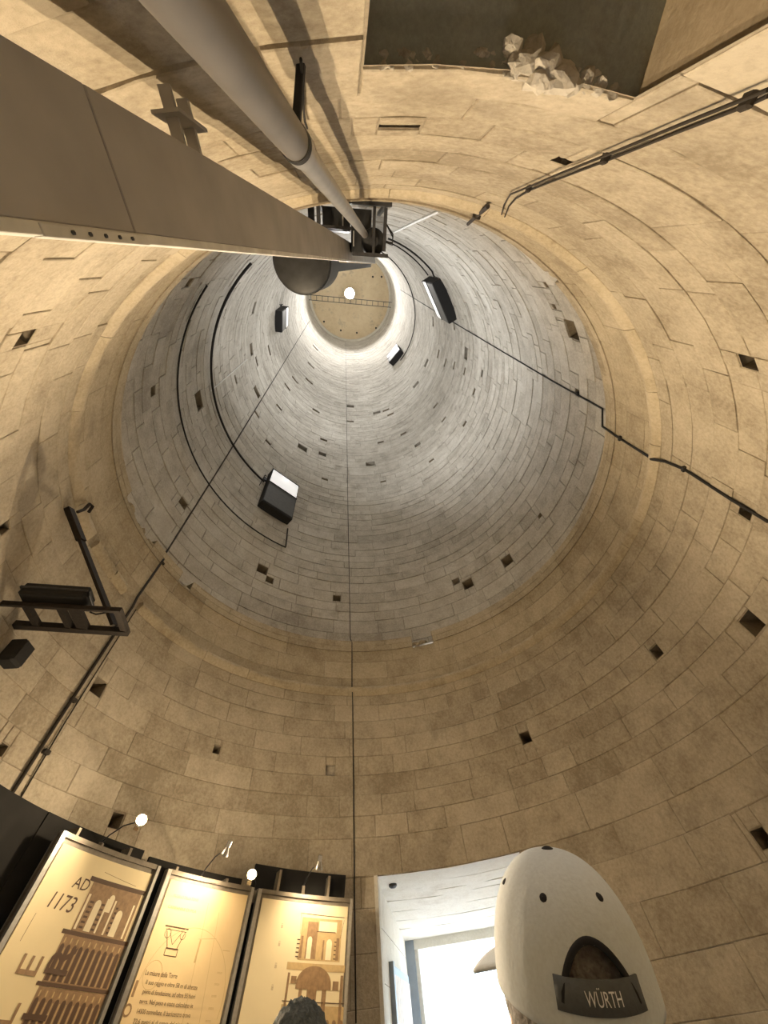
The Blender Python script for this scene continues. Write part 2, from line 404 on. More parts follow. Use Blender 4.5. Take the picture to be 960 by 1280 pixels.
# ledge on top of the band, under side of the step, rubble in the broken places
n = 90; vs = [tw(polar(360 * k / n, R, Z_LEDGE - .26)) for R in (R2 - .02, R3 + .05) for k in range(n)]
mesh_obj('ledge_bed', vs, [(k, (k + 1) % n, n + (k + 1) % n, n + k) for k in range(n)], 'mortar', wall_band, tone=[.5] * n)
rl = random.Random(5); t = 0.0
while t < 359.5:
    w = min(rl.uniform(9, 17), 360 - t)
    for rc in subtract((t, t + w, 0, 1), [(a, b, -1, 2) for a, b, _ in BREAKS]):
        if rc[1] - rc[0] < .8: continue
        k = max(1, math.ceil((rc[1] - rc[0]) / 4)); ts = np.linspace(rc[0] + .05, rc[1] - .05, k + 1)
        vs = [tw(polar(q, R, z)) for (R, z) in ((R2 - .005, Z_LEDGE - .03), (R2 - .005, Z_LEDGE + .0), (R3 + .02, Z_LEDGE + .0)) for q in ts]
        fs = [(a * (k + 1) + i, a * (k + 1) + i + 1, (a + 1) * (k + 1) + i + 1, (a + 1) * (k + 1) + i) for a in (0, 1) for i in range(k)]
        mesh_obj('ledge_slab', vs, fs, 'band', wall_band, origin=np.mean(vs, 0), tone=[rl.random()] * len(fs))
    t += w
for q, (a, b, z0) in enumerate(BREAKS):
    for k in range(int((b - a) * 1.3) + 2):
        t = rl.uniform(a, b); r = rl.uniform(.05, .11)
        v, f = rock(tw(polar(t, R2 + rl.uniform(.08, .2), z0 + rl.uniform(0, .1))), r, q * 50 + k, (1, 1, .8))
        mesh_obj('rubble_stone', v, f, 'band', wall_band, origin=np.mean(v, 0), tone=[rl.random()] * len(f))
# moulding: a course of rounded stones below the band
t = 2.0; prof = [(.03, -.135), (-.010, -.128), (-.034, -.085), (-.052, -.03), (-.052, .015), (-.04, .03), (.06, .034)]
while t < 362:
    w = rl.uniform(11, 20)
    if t + w > 355: w = 362 - t
    for rc in subtract((t, t + w, 0, 1), [(161.0, 166.5, -1, 2), (179.5, 181.5, -1, 2)]):
        if rc[1] - rc[0] < 1: continue
        worn = 1.0 if not (130 < rc[0] < 200) else rl.uniform(.7, 1.15)
        k = max(2, math.ceil((rc[1] - rc[0]) / 2)); ts = np.linspace(rc[0] + .04, rc[1] - .04, k + 1)
        rough = .004 if not (140 < rc[0] < 200) else .013
        vs = [tw(polar(q, R1 + dr * worn + (rl.uniform(-rough, rough) if 0 < a < 6 else 0), Z_MOLD + dz + (rl.uniform(-rough, rough) * .6 if 0 < a < 6 else 0))) for a, (dr, dz) in enumerate(prof) for q in ts]
        fs = [(a * (k + 1) + i, a * (k + 1) + i + 1, (a + 1) * (k + 1) + i + 1, (a + 1) * (k + 1) + i) for a in range(len(prof) - 1) for i in range(k)]
        fs += [tuple(a * (k + 1) + e for a in range(len(prof))) for e in (0, k)]
        mesh_obj('moulding_stone', vs, fs, 'band', wall_low, origin=np.mean(vs, 0), smooth=40, tone=[rl.uniform(.4, .9)] * len(fs))
    t += w

# floor, ceiling, ground outside
n = 72
fv = [(R1 * 1.012 * math.cos(2 * math.pi * k / n), R1 * 1.012 * math.sin(2 * math.pi * k / n), 0) for k in range(n)]
struct(mesh_obj('floor', fv, [tuple(range(n))], 'floor', tone=[.5]))
cv = [tw(polar(360 * k / n, R3 + .1, Z_TOP)) for k in range(n)]
ceiling = struct(mesh_obj('ceiling', cv, [tuple(range(n - 1, -1, -1))], 'ceil', tone=[.6]))
for k, (px, py) in enumerate([(387, 361), (405, 402), (426, 413), (446, 416), (466, 346), (477, 346), (470, 410)]):
    p = atz(px, py, Z_TOP - .01); m = MB(); m.lathe(tw(p), [(.001, -.03), (.09, -.03), (.09, .01)], tw((0, 0, 1)), 12); m.build('vent_hole', 'black', ceiling, origin=tw(p))
mb = MB(); rim = [(R3 + .05, -.45), (R3 - .16, -.42), (R3 - .2, -.3), (R3 - .16, -.12), (R3 + .05, -.1)]
rv = [tw(polar(360 * k / n, r, Z_TOP + h)) for r, h in rim for k in range(n)]
mesh_obj('rim_cornice', rv, [(a * n + k, a * n + (k + 1) % n, (a + 1) * n + (k + 1) % n, (a + 1) * n + k) for a in range(4) for k in range(n)], 'pale', ceiling, smooth=40)
struct(mesh_obj('ground', [(-60, 3, -.25), (60, 3, -.25), (60, 90, -.25), (-60, 90, -.25)], [(0, 1, 2, 3)], 'ground', tone=[.5]))

# ------------------------------------------------------------------ passage to the door
ur = np.array([math.cos(DT * D2R), math.sin(DT * D2R), 0]); vr = np.array([-ur[1], ur[0], 0])
def dp(r, v, z): return tw(ur * r + vr * v + np.array([0, 0, z]))
DEND = 6.65
def soff(r): return 2.98 - .23 * (r - 3.55) / (DEND - 3.55)
def lv(r): return .96 + .12 * (r - 3.5) / (DEND - 3.5)
pas = struct(mesh_obj('wall_passage', [dp(3.52, 1.01, -.4), dp(DEND, 1.13, -.4), dp(DEND, 1.13, 3.1), dp(3.52, 1.01, 3.1), dp(3.52, -1.01, -.4), dp(DEND, -1.01, -.4), dp(DEND, -1.01, 3.1), dp(3.52, -1.01, 3.1), dp(3.66, 1.01, 3.1), dp(3.66, -1.01, 3.1)],
    [(1, 0, 3, 2), (4, 5, 6, 7), (8, 9, 6, 2)], 'pale', tone=[.5] * 3))
def rwall(v): return math.sqrt(R1 * R1 - v * v)
sr = random.Random(3); r = None; edges = [0, .42, .78, 1.02, 1.5, 1.95, 2.4, 3.2]
for k in range(7):      # slabs of the soffit, each reaching across the passage
    nn = 6; vs = []
    for lay in (0, 1):
        for j in range(nn + 1):
            v = 1.0 + (-1.0 - 1.0) * j / nn
            for e in (edges[k] + .006, edges[k + 1] - .006):
                rr = min(rwall(v) + e, DEND); vs.append(dp(rr, v * (lv(rr) + .02 if v > 0 else 1.0) , soff(rr) + lay * .12 + sr.uniform(-.006, .006)))
    o = 2 * (nn + 1); fs = [(2 * j, 2 * j + 1, 2 * j + 3, 2 * j + 2) for j in range(nn)]
    fs += [(2 * j, 2 * j + 2, o + 2 * j + 2, o + 2 * j) for j in range(nn)] + [(2 * j + 1, o + 2 * j + 1, o + 2 * j + 3, 2 * j + 3) for j in range(nn)]
    mesh_obj('soffit_slab', vs, fs, 'pale', pas, origin=np.mean(vs, 0), tone=[sr.uniform(.3, .8)] * len(fs))
zc = -.35
while zc < 2.9:         # blocks of the two side walls
    zh = min(sr.uniform(.38, .46), 3.0 - zc)
    for side in (1, -1):
        r0 = 3.5 if side > 0 else 3.45; first = True
        while r0 < DEND - .05:
            w = min(sr.uniform(.5, 1.1), DEND - r0)
            rs = rwall(lv(3.5)) if first else r0
            f = lambda q: (lv(q) if side > 0 else -.97)
            a, b = rs + .004, r0 + w - .004
            z1 = lambda q: min(zc + zh - .004, soff(q) - .002)
            if min(z1(a), z1(b)) > zc + .03:
                bk = side * .05
                vs = [dp(a, f(a), zc + .004), dp(b, f(b), zc + .004), dp(b, f(b), z1(b)), dp(a, f(a), z1(a)), dp(a, f(a) + bk, zc + .004), dp(b, f(b) + bk, zc + .004), dp(b, f(b) + bk, z1(b)), dp(a, f(a) + bk, z1(a))]
                mesh_obj('stone_block', vs, [(0, 1, 2, 3), (0, 1, 5, 4), (1, 2, 6, 5), (2, 3, 7, 6), (3, 0, 4, 7)], 'pale', pas, origin=np.mean(vs, 0), tone=[sr.uniform(.35, .75)] * 5)
            r0 += w; first = False
    zc += zh
# thin limewashed reveal around the opening
m = MB(); q = rwall(.96)
m.hexa([dp(q - .03, .93, -.4), dp(q + .10, .93, -.4), dp(q + .10, .975, -.4), dp(q - .03, .975, -.4), dp(q - .03, .93, 2.98), dp(q + .10, .93, 2.98), dp(q + .10, .975, 2.98), dp(q - .03, .975, 2.98)])
m.build('reveal', 'pale', pas)
# door frame at the outer end
dfr = struct(mesh_obj('door_1', [dp(DEND + .1, 0, 0)], [], None)); dfr.data.materials.append(MT['doorframe'])
m = MB()
def dbox(m, r0, r1, v0, v1, z0, z1):
    m.hexa([dp(r0, v0, z0), dp(r1, v0, z0), dp(r1, v1, z0), dp(r0, v1, z0), dp(r0, v0, z1), dp(r1, v0, z1), dp(r1, v1, z1), dp(r0, v1, z1)]); return m
bpy.data.objects.remove(dfr)
m = MB(); dbox(m, DEND - .10, DEND + .02, .93, 1.1, -.3, 2.75); dfr = struct(m.build('door_1', 'doorframe'))
m = MB(); dbox(m, DEND - .10, DEND + .02, -.98, -.88, -.3, 2.75); m.build('frame_post', 'doorframe', dfr)
m = MB(); dbox(m, DEND - .08, DEND + .25, -.98, 1.1, 2.64, 2.98); m.build('lintel', 'pale', dfr)
m = MB(); dbox(m, DEND - .04, DEND + .22, .87, .94, -.3, 2.66); m.build('door_stop', 'pale', dfr)
# the opened door leaf standing against the passage wall
lf = struct(mesh_obj('door_2', *(lambda b: (b.v, b.f))(dbox(MB(), 4.30, 5.75, .955, .985, -.05, 2.30)), 'doorframe'))
for k in range(9):
    a = 4.40 + k * .143; m = MB(); dbox(m, a, a + .132, .938, .956, .05, 2.22); m.build('board', 'wood', lf, origin=np.mean(m.v, 0))
m = MB(); dbox(m, 4.28, 4.36, .93, .99, -.05, 2.32); m.build('stile', 'doorframe', lf)
p = dp(3.9, .80, soff(3.9)); m = MB(); m.lathe(p, [(.055, .01), (.055, -.02), (.035, -.035), (.001, -.037)], tw((0, 0, 1)), 16)
tag(m.build('smoke_detector', 'greyp', None, origin=p, smooth=40), 'small round grey detector under the passage soffit', 'detector')

# ------------------------------------------------------------------ doorway niche behind and above the camera
NX0, NX1, NZ, ND = -.435, .425, 3.17, 1.3
yw = lambda x: -math.sqrt(R1 * R1 - x * x)
def nf(x, y, z): return tw((x, y, z))
niche = struct(mesh_obj('wall_niche', [nf(NX0, -3.62 - ND, -.4), nf(NX1, -3.62 - ND, -.4), nf(NX1, -3.62 - ND, NZ), nf(NX0, -3.62 - ND, NZ)], [(0, 1, 2, 3)], 'plaster_b', tone=[.5]))
g = 10; vs = [nf(NX0 + (NX1 - NX0) * i / g, yw(NX0 + (NX1 - NX0) * i / g) * (1 - j / 3) + (-3.62 - ND) * j / 3, NZ) for j in range(4) for i in range(g + 1)]
mesh_obj('soffit', vs, [(j * (g + 1) + i, j * (g + 1) + i + 1, (j + 1) * (g + 1) + i + 1, (j + 1) * (g + 1) + i) for j in range(3) for i in range(g)], 'plaster', niche, tone=[.5] * 3 * g)
for x in (NX0, NX1):
    vs = [nf(x, yw(x), -.4), nf(x, -3.62 - ND, -.4), nf(x, -3.62 - ND, NZ), nf(x, yw(x), NZ)]
    mesh_obj('jamb', vs, [(0, 1, 2, 3)], 'plaster_b', niche, tone=[.6])
rr = random.Random(21)
for k in range(46):     # ragged stone along the broken lintel edge
    x = NX0 + .01 + (NX1 - NX0 - .03) * rr.random(); r = rr.uniform(.006, .014)
    v, f = rock(nf(x, yw(x) - rr.uniform(-.004, .03), NZ + .004), r, 300 + k, (1.4, 1.0, .55), W.T)
    mesh_obj('rubble_stone', v, f, 'rubble', niche, origin=np.mean(v, 0), tone=[rr.random()] * len(f))
for k, (px, py, r) in enumerate([(640, 58, .030), (662, 72, .042), (684, 80, .046), (702, 92, .040), (735, 98, .026), (752, 106, .024), (630, 54, .016), (668, 56, .028), (768, 114, .018), (652, 82, .036), (678, 96, .036), (716, 102, .028)]):
    p = atz(px, py, NZ); v, f = rock(tw(p + (0, 0, .012)), r, 400 + k, (1.2, .95, .85), W.T)
    mesh_obj('rubble_stone', v, f, 'rubble', niche, origin=np.mean(v, 0), tone=[rr.random()] * len(f))
# a shallow hollow hacked in the wall above the lintel
for k, (px, py, r) in enumerate([(560, 106, .03), (575, 100, .03), (600, 102, .04), (640, 106, .04), (680, 108, .035), (590, 124, .028), (630, 128, .03), (670, 130, .03)]):
    p = onwall(px, py, R1 + .004); tn, iw, up = frame_at(math.degrees(math.atan2(p[1], p[0])))
    v, f = rock(tw(p), r, 450 + k, (1.8, .35, 1.0), np.array([tn, iw, up])); mesh_obj('chipped_stone', v, f, 'low', wall_low, origin=np.mean(v, 0), tone=[rr.random()] * len(f))

# ------------------------------------------------------------------ vertical box duct beside the camera
def azp(d, az, z=0.): return np.array([CW[0] + d * math.cos(az * D2R), CW[1] + d * math.sin(az * D2R), z])
A_, B_ = azp(.56, -156.8), azp(.49, -177.2); ab = (B_ - A_); abl = np.linalg.norm(ab); ab /= abl
nn_ = np.array([-ab[1], ab[0], 0.]);
if nn_ @ (A_ - CW) < 0: nn_ = -nn_          # pointing away from the camera
zz = np.array([0, 0, 1.])
DUCT_TOP = 19.0
duct = thing('box_duct', 'brown grey sheet metal box duct rising upright beside the round wall', 'duct', ((A_ + B_) / 2).tolist())
seams = [0.0, 2.375, 6.9, 11., 15., DUCT_TOP]
for a, b in zip(seams[:-1], seams[1:]):
    m = MB(); m.box((A_ + B_) / 2 + nn_ * .07 + zz * (a + b) / 2, ab, nn_, zz, abl / 2, .07, (b - a) / 2 - .002, .002)
    m.build('duct_panel', 'duct', duct)
m = MB(); m.box((A_ + B_) / 2 + nn_ * .07 + zz * DUCT_TOP / 2, ab, nn_, zz, abl / 2 - .006, .064, DUCT_TOP / 2); m.build('duct_core', 'duct', duct)
m = MB(); m.box(B_ + ab * .0085 + nn_ * .012 + zz * DUCT_TOP / 2, ab, nn_, zz, .0085, .012, DUCT_TOP / 2, .001); fl = m.build('corner_flange', 'flange', duct)
m = MB(); m.box(B_ + ab * .0105 + nn_ * .006 + zz * 2.27, ab, nn_, zz, .0085, .0085, .14, .001); m.build('splice_plate', 'flange', duct)
for zb in (2.19, 2.23, 2.27, 2.31, 2.35):
    m = MB(); m.lathe(B_ + ab * .0105 - nn_ * .0025 + zz * zb, [(.0035, 0), (.0035, -.003), (.001, -.0035)], nn_, 6); m.build('bolt', 'dark', fl, origin=B_ + zz * zb)
for zb, ww in ((2.84, .012), (2.94, .016)):     # bracket that ties the duct to the wall
    a = A_ + nn_ * .05 + zz * zb; w_ = a - ab * .13
    m = MB(); m.bar(a, w_, .03, ww); m.build('wall_bracket', 'duct', duct)
m = MB(); m.box(A_ + nn_ * .05 - ab * .075 + zz * 2.89, ab, nn_, zz, .004, .035, .09); m.build('bracket_plate', 'duct', duct)

# ------------------------------------------------------------------ round pipe
PA = azp(.40, -135.8)
pipe = thing('steel_pipe', 'round grey steel pipe rising upright between the duct and the doorway niche', 'pipe', PA.tolist())
m = MB(); m.tube([PA, PA + zz * 2.97], .0425, 32); m.build('lower_pipe', 'pipe', pipe, smooth=40)
m = MB(); m.tube([PA + zz * 2.95, PA + zz * 3.05], .0455, 32); m.build('collar', 'pipe2', pipe, smooth=40)
m = MB(); m.tube([PA + zz * 3.0, PA + zz * 7.33], .037, 32); m.build('upper_pipe', 'pipe2', pipe, smooth=40)
wp = tw(onwall(377, 72, R1)); pb = np.array([PA[0], PA[1], wp[2] - .02])
m = MB(); m.bar(pb, wp, .022, .028, ch=.003); m.build('wall_clamp', 'black', pipe)
m = MB(); m.lathe(pb, [(.046, -.02), (.046, .02)], zz, 32); m.build('clamp_ring', 'black', pipe, smooth=40)
pts = [tw(onwall(x, y, R1 - .03)) for x, y in ((376, 74), (378, 100), (379, 130), (381, 152), (384, 160))]
m = MB(); m.tube(pts, .004, 8); tag(m.build('thin_cable', 'cable', None, origin=pts[0]), 'short thin cable hanging on the wall at the pipe clamp', 'cable')

# ------------------------------------------------------------------ equipment on the ledge: platform, motor, drum, mast
def box_t(m, x0, x1, y0, y1, z0, z1):
    m.hexa([tw((x, y, z)) for z in (z0, z1) for x, y in ((x0, y0), (x1, y0), (x1, y1), (x0, y1))]); return m
pf = thing('equipment_platform', 'dark steel platform with a round motor standing on the ledge above the pipe', 'platform', tw((-.4, -3.6, 6.7)).tolist())
for nm, mt, bx in [('side_rail', 'dark', (-.80, .02, -3.66, -3.62, 6.72, 6.82)), ('side_rail', 'dark', (-.40, .02, -3.20, -3.16, 6.9, 7.0)), ('side_rail', 'dark', (-.80, -.41, -3.43, -3.40, 6.9, 7.0)),
                   ('end_post', 'dark', (-.05, -.015, -3.66, -3.22, 6.85, 6.92)), ('end_post', 'dark', (-.17, -.14, -3.66, -3.2, 6.9, 6.97)),
                   ('floor_plate', 'drum', (-.76, -.42, -3.64, -3.41, 7.42, 7.44)), ('floor_plate', 'drum', (-.41, -.16, -3.64, -3.2, 7.42, 7.44)), ('cross_bar', 'dark', (-.8, -.76, -3.66, -3.4, 6.9, 6.97)),
                   ('cabinet', 'drum', (-.40, -.30, -3.52, -3.2, 7.45, 8.1)), ('cabinet', 'drum', (-.74, -.42, -3.62, -3.42, 7.45, 8.1)), ('upright', 'dark', (-.06, -.02, -3.66, -3.62, 6.75, 7.9)), ('upright', 'dark', (-.8, -.76, -3.66, -3.62, 6.75, 7.9)),
                   ('light_strip', 'cablew', (-.52, -.505, -3.56, -3.43, 7.40, 7.42)), ('light_strip', 'cablew', (-.385, -.37, -3.42, -3.26, 7.40, 7.42))]:
    m = box_t(MB(), *bx); m.build(nm, mt, pf)
m = MB(); m.lathe(tw((-.15, -3.31, 7.0)), [(.001, -.03), (.09, -.03), (.135, 0), (.14, .05), (.14, .55), (.09, .6), (.001, .6)], tw((0, 0, 1)), 28); mo = m.build('motor', 'drum', pf, smooth=40)
m = MB(); m.lathe(tw((-.15, -3.31, 6.96)), [(.001, -.02), (.05, -.02), (.05, .02)], tw((0, 0, 1)), 20); m.build('motor_cap', 'dark', mo, smooth=40)
for k, (px, py) in enumerate([(492, 287), (494, 300)]):
    a, b = tw((-.03, -3.3, 7.2)), tw((.10, -3.32 - .03 * k, 7.25)); m = MB()
    m.tube([a, a + (.05, -.02, .05), b + (0, .02, .1), b + (0, -.06, .02), tw((.02, -3.5, 7.3))], .008, 8); m.build('power_lead', 'cable', pf)
# hanging drum behind the duct
_d = W @ ray(376, 327); dz = 6.95 - CW[2]; dc = CW + _d * dz / _d[2]
drum = thing('drum', 'large dark steel drum standing on the ledge behind the box duct', 'drum', dc.tolist())
m = MB(); m.lathe(dc, [(.001, 0), (.30, 0), (.345, .03), (.35, .1), (.35, 1.1), (.33, 1.12), (.001, 1.12)], zz, 48); db = m.build('drum_body', 'drum', drum, smooth=40)
m = MB(); m.lathe(dc, [(.352, .07), (.36, .08), (.36, .12), (.352, .13)], zz, 48); m.build('hoop', 'drum', db, smooth=40)
m = MB(); m.bar(dc + np.array([0, -.2, .9]), dc + np.array([0, -.62, .9]), .08, .06); m.build('support_arm', 'dark', drum)
# slender lattice mast rising above the drum
_d1 = W @ ray(412, 324.5); h1 = 8.4 - CW[2]; mc = CW + _d1 * h1 / _d1[2]
mast = thing('lattice_mast', 'slender pale lattice mast rising behind the box duct above the drum', 'mast', mc.tolist())
r_ = .045; cs = [mc + np.array([a * r_, b * r_, 0]) for a, b in ((-1, -1), (1, -1), (1, 1), (-1, 1))]
for c in cs: m = MB(); m.tube([c, c + zz * 17], .008, 8); m.build('chord', 'cablew', mast)
for k in range(34):
    m = MB(); a, b = cs[k % 4], cs[(k + 1) % 4]; m.tube([a + zz * .5 * k, b + zz * (.5 * k + .5)], .006, 6); m.build('brace', 'cablew', mast)
_d1 = W @ ray(413, 334); h1 = 7.9 - CW[2]; mc = CW + _d1 * h1 / _d1[2]
m = MB(); m.box(mc + zz * 7, (1, 0, 0), (0, 1, 0), zz, .05, .06, 7, .006)
tag(m.build('steel_column', 'drum', None, origin=mc), 'narrow dark steel column beside the pale lattice mast', 'column')

# ------------------------------------------------------------------ wall floodlights (light boxes aimed up the shaft)
def floodlight(t, z0, z1, wid, dep, label, white=(.57, 1.0), energy=E_FLOOD):
    tn, iw, up = frame_at(t); base = tw(polar(t, R3 - .012, z0)); H = z1 - z0
    root = thing('floodlight', label, 'floodlight', base.tolist(), 'floodlights on the upper wall')
    m = MB(); m.box(base + iw * dep / 2 + up * H / 2, tn, iw, up, wid / 2, dep / 2, H / 2, .012); b = m.build('housing', 'black', root)
    zc_ = H * white[0] * .5
    m = MB(); m.box(base + iw * (dep + .006) + up * (H * .02 + zc_), tn, iw, up, wid / 2 - .03, .008, H * white[0] / 2 - .03, .003); m.build('front_cover', 'greyp', root)
    zc_ = H * (white[0] + white[1]) / 2
    m = MB(); m.box(base + iw * (dep + .008) + up * zc_, tn, iw, up, wid / 2 - .03, .010, H * (white[1] - white[0]) / 2 - .03, .003); df = m.build('diffuser', 'whitep', root)
    for s in (-1, 1):
        m = MB(); m.box(base + iw * (dep + .012) + up * (zc_ + s * (H * (white[1] - white[0]) / 2 - .02)), tn, iw, up, wid / 2, .016, .02); m.build('diffuser_frame', 'black', df)
    m = MB(); m.box(base + tn * (wid / 2 + .06) + iw * .05 + up * H * .75, tn, iw, up, .05, .05, .08, .01); jb = m.build('junction_box', 'dark', root)
    m = MB(); m.tube([base + tn * (wid / 2 + .06) + iw * .09 + up * H * .83, base + tn * (wid / 2 + .12) + iw * .14 + up * H * .8, base + tn * (wid / 2 + .15) + iw * .06 + up * H * .5], .012, 8); m.build('lead', 'cable', jb)
    link_light('flood_light', 'SPOT', base + iw * (dep + .06) + up * zc_, root, energy, (1, .985, .955), aim=up * .5 + iw * 1.0, spot_size=150 * D2R, spot_blend=1.0, shadow_soft_size=.15)
    return root
def mid(px, py): p = onwall(px, py, R3); return math.degrees(math.atan2(p[1], p[0])), p[2]
floodlight(130.1, 10.48, 12.35, 1.0, .27, 'black floodlight box at the end of the thick ring cable', energy=E_FLOOD * 1.7)
t, z = mid(348, 397); floodlight(t, z - 1.3, z + 1.0, .95, .35, 'black floodlight box high on the wall beside a small square hole', energy=E_FLOOD * .6)
t, z = mid(556, 370); floodlight(t, z - 1.0, z + 1.1, 1.5, .38, 'widest black floodlight box with looped cables at its top corner')
t, z = mid(497, 447); floodlight(t, z - .8, z + 1.1, 1.1, .4, 'floodlight box set highest up the shaft below the bright patch', energy=E_FLOOD * .5)

# ------------------------------------------------------------------ cables and conduits on the wall
def wall_run(name, label, cat, segs, r, mat, clamps=(), n=8, group=None):
    """segs: list of (radius, [pixels])"""
    pts = []
    for R, px in segs:
        P = [onwall(x, y, R) for x, y in px]
        for a, b in zip(P[:-1], P[1:]):
            k = max(1, int(np.linalg.norm(b - a) / .5))
            ta, tb = math.atan2(a[1], a[0]), math.atan2(b[1], b[0])
            if tb - ta > math.pi: tb -= 2 * math.pi
            if ta - tb > math.pi: tb += 2 * math.pi
            for i in range(k): f = i / k; pts.append(polar((ta + (tb - ta) * f) / D2R, R, a[2] + (b[2] - a[2]) * f))
        pts.append(P[-1])
    pts = [tw(p) for p in pts]
    root = thing(name, label, cat, pts[0].tolist(), group)
    m = MB(); m.tube(pts, r, n); m.build('run', mat, root, smooth=50)
    for x, y, R in clamps:
        p = onwall(x, y, R); tn, iw, up = frame_at(math.degrees(math.atan2(p[1], p[0])))
        m = MB(); m.box(tw(p), tn, iw, up, min(.035, r * 2.2), .022, .02, .006); m.build('clamp', mat, root)
    return root
wall_run('shaft_cable', 'thin dark cable dropping straight down the wall between panels and door passage', 'cable',
         [(R3 - .02, [(432, 424), (433, 500), (435, 640), (438, 798)]), (R2 - .02, [(440, 803), (440, 862)]), (R1 - .05, [(440.5, 866), (441, 884)]), (R1 - .02, [(441, 890), (442, 1000), (443, 1100), (445, 1279)])], .008, 'cable')
wall_run('shaft_cable', 'dark cable descending the bare wall and stepping over both ledges', 'cable',
         [(R3 - .025, [(500, 362), (550, 393), (612, 430), (690, 476), (753, 511)]), (R2 - .02, [(753, 533), (770, 545), (811, 571)]), (R1 - .05, [(814, 574), (820, 575)]), (R1 - .02, [(832, 577), (856, 587), (915, 625), (960, 652)])], .016, 'cable',
         [(722, 492, R3 - .02), (775, 548, R2 - .02), (855, 586, R1 - .02)])
wall_run('shaft_conduit', 'pair of brown conduits climbing past the steel bracket and over the mouldings', 'conduit',
         [(R3 - .02, [(387, 401), (340, 478), (275, 584), (208, 690)]), (R2 - .02, [(204, 700), (172, 746)]), (R1 - .03, [(166, 758), (120, 828), (70, 905), (2, 1012)])], .017, 'conduit',
         [(203, 704, R2 - .02), (92, 875, R1 - .03), (58, 940, R1 - .03), (12, 1008, R1 - .03)])
wall_run('shaft_conduit', 'thin conduit close beside the thicker brown conduit below the steel bracket', 'conduit', [(R1 - .025, [(170, 762), (128, 828), (80, 905), (16, 1014), (2, 1036)])], .007, 'conduit')
def ring(name, label, z, t0, t1, r, mat, tail=()):
    k = max(2, int(abs(t1 - t0) / 3)); pts = [tw(polar(t0 + (t1 - t0) * i / k, R3 - r - .05, z)) for i in range(k + 1)]
    pts += [tw(polar(a, R3 - r - .05, b)) for a, b in tail]
    m = MB(); m.tube(pts, r, 8); return tag(m.build(name, mat, None, origin=pts[0], smooth=50), label, 'cable')
ring('ring_cable', 'thick black cable curving round the wall to the big lit floodlight box', 11.66, 229, 138.5, .030, 'cable')
ring('ring_cable', 'thin black cable curving round the wall below the big floodlight box', 9.45, 222, 121.9, .017, 'cable', [(121.9, 9.5), (122.6, 10.25)])
ring('ring_cable', 'dark cable curving round the wall to the widest floodlight box', 17.0, 284, 311, .028, 'cable', [(314.5, 17.4)])
ring('ring_cable', 'second cable curving round the wall to the widest floodlight box', 18.6, 285, 314.5, .022, 'cable')
ring('ring_cable', 'cable curving round the wall to the highest floodlight box', 27.6, 286, 396, .030, 'cable')
wall_run('shaft_cable', 'thin pale cable slanting from the thick ring cable to a square hole', 'cable', [(R3 - .02, [(263, 489), (285, 470), (309, 449)])], .014, 'cablew')
wall_run('shaft_conduit', 'pale straight conduit on the wall above the equipment platform', 'conduit', [(R3 - .03, [(549, 264), (520, 277), (489, 292)])], .028, 'cablew', [(530, 272, R3 - .03)])
wall_run('shaft_conduit', 'short dark conduit crossing the ochre band near the niche conduits', 'conduit', [(R1 - .04, [(610, 258), (597, 269), (585, 280)])], .016, 'conduit', [(596, 270, R1 - .04)])
wall_run('shaft_conduit', 'dark conduit nearest the doorway niche bending up to the moulding', 'conduit', [(R1 - .035, [(960, 112), (935, 122), (850, 156), (758, 194), (700, 217), (655, 236), (638, 243), (630, 256), (627, 268)])], .0055, 'conduit',
         [(936, 124, R1 - .02), (757, 197, R1 - .02), (661, 235, R1 - .02)])
wall_run('shaft_conduit', 'dark conduit running just below its twin beside the doorway niche', 'conduit', [(R1 - .02, [(960, 120), (938, 130), (850, 164), (760, 200), (702, 222), (664, 237), (645, 248), (636, 258), (631, 271)])], .0055, 'conduit')

# ------------------------------------------------------------------ steel bracket on the left wall
ZB = 4.2
br = thing('steel_bracket', 'rusty dark steel bracket with a diagonal tie reaching out from the wall under the moulding', 'bracket', tw(polar(176, R1, ZB)).tolist())
q = lambda x, y, z=ZB: tw(atz(x, y, z))
def fit_wall(x0, y0, x1, y1, z=ZB, R=R1 - .015):
    a, b = atz(x0, y0, z), atz(x1, y1, z); d = (b - a)[:2]; d /= np.linalg.norm(d); B = a[:2] @ d; C = a[:2] @ a[:2] - R * R
    t = -B + math.sqrt(B * B - C); e = a.copy(); e[:2] += d * t; return tw(a), tw(e)
a, b = fit_wall(161, 790, 5, 780); m = MB(); m.bar(a, b, .07, .06, ch=.004); m.build('lower_bar', 'rust', br)
a2, b2 = fit_wall(152, 763, 0, 754); m = MB(); m.bar(a2, b2, .035, .05, ch=.004); m.build('upper_bar', 'rust', br)
for f, w in ((.03, .06), (.40, .10), (.52, .05), (.80, .05)):
    m = MB(); m.bar(a + (b - a) * f, a2 + (b2 - a2) * f, w, .05); m.build('cross_bar', 'rust', br)
te = tw(onwall(86, 636, R1 - .03)); m = MB(); m.bar(q(143, 782), te, .085, .03, up=(1, 0, 0), ch=.003); m.build('diagonal_tie', 'rust', br)
m = MB(); m.bar(q(143, 782) * .3 + te * .7, te, .09, .06, up=(1, 0, 0), ch=.003); m.build('tie_plate', 'rust', br)
m = MB(); hk = [tw(onwall(x, y, R1 - .09)) for x, y in ((97, 640), (105, 637), (112, 630), (116, 633), (111, 640))]; m.tube(hk, .018, 8); m.build('hook', 'rust', br)
m = MB(); m.tube([q(150, 762), q(138, 760), q(132, 766), q(120, 768), q(112, 765)], .008, 6); m.build('wire_tie', 'cable', br)
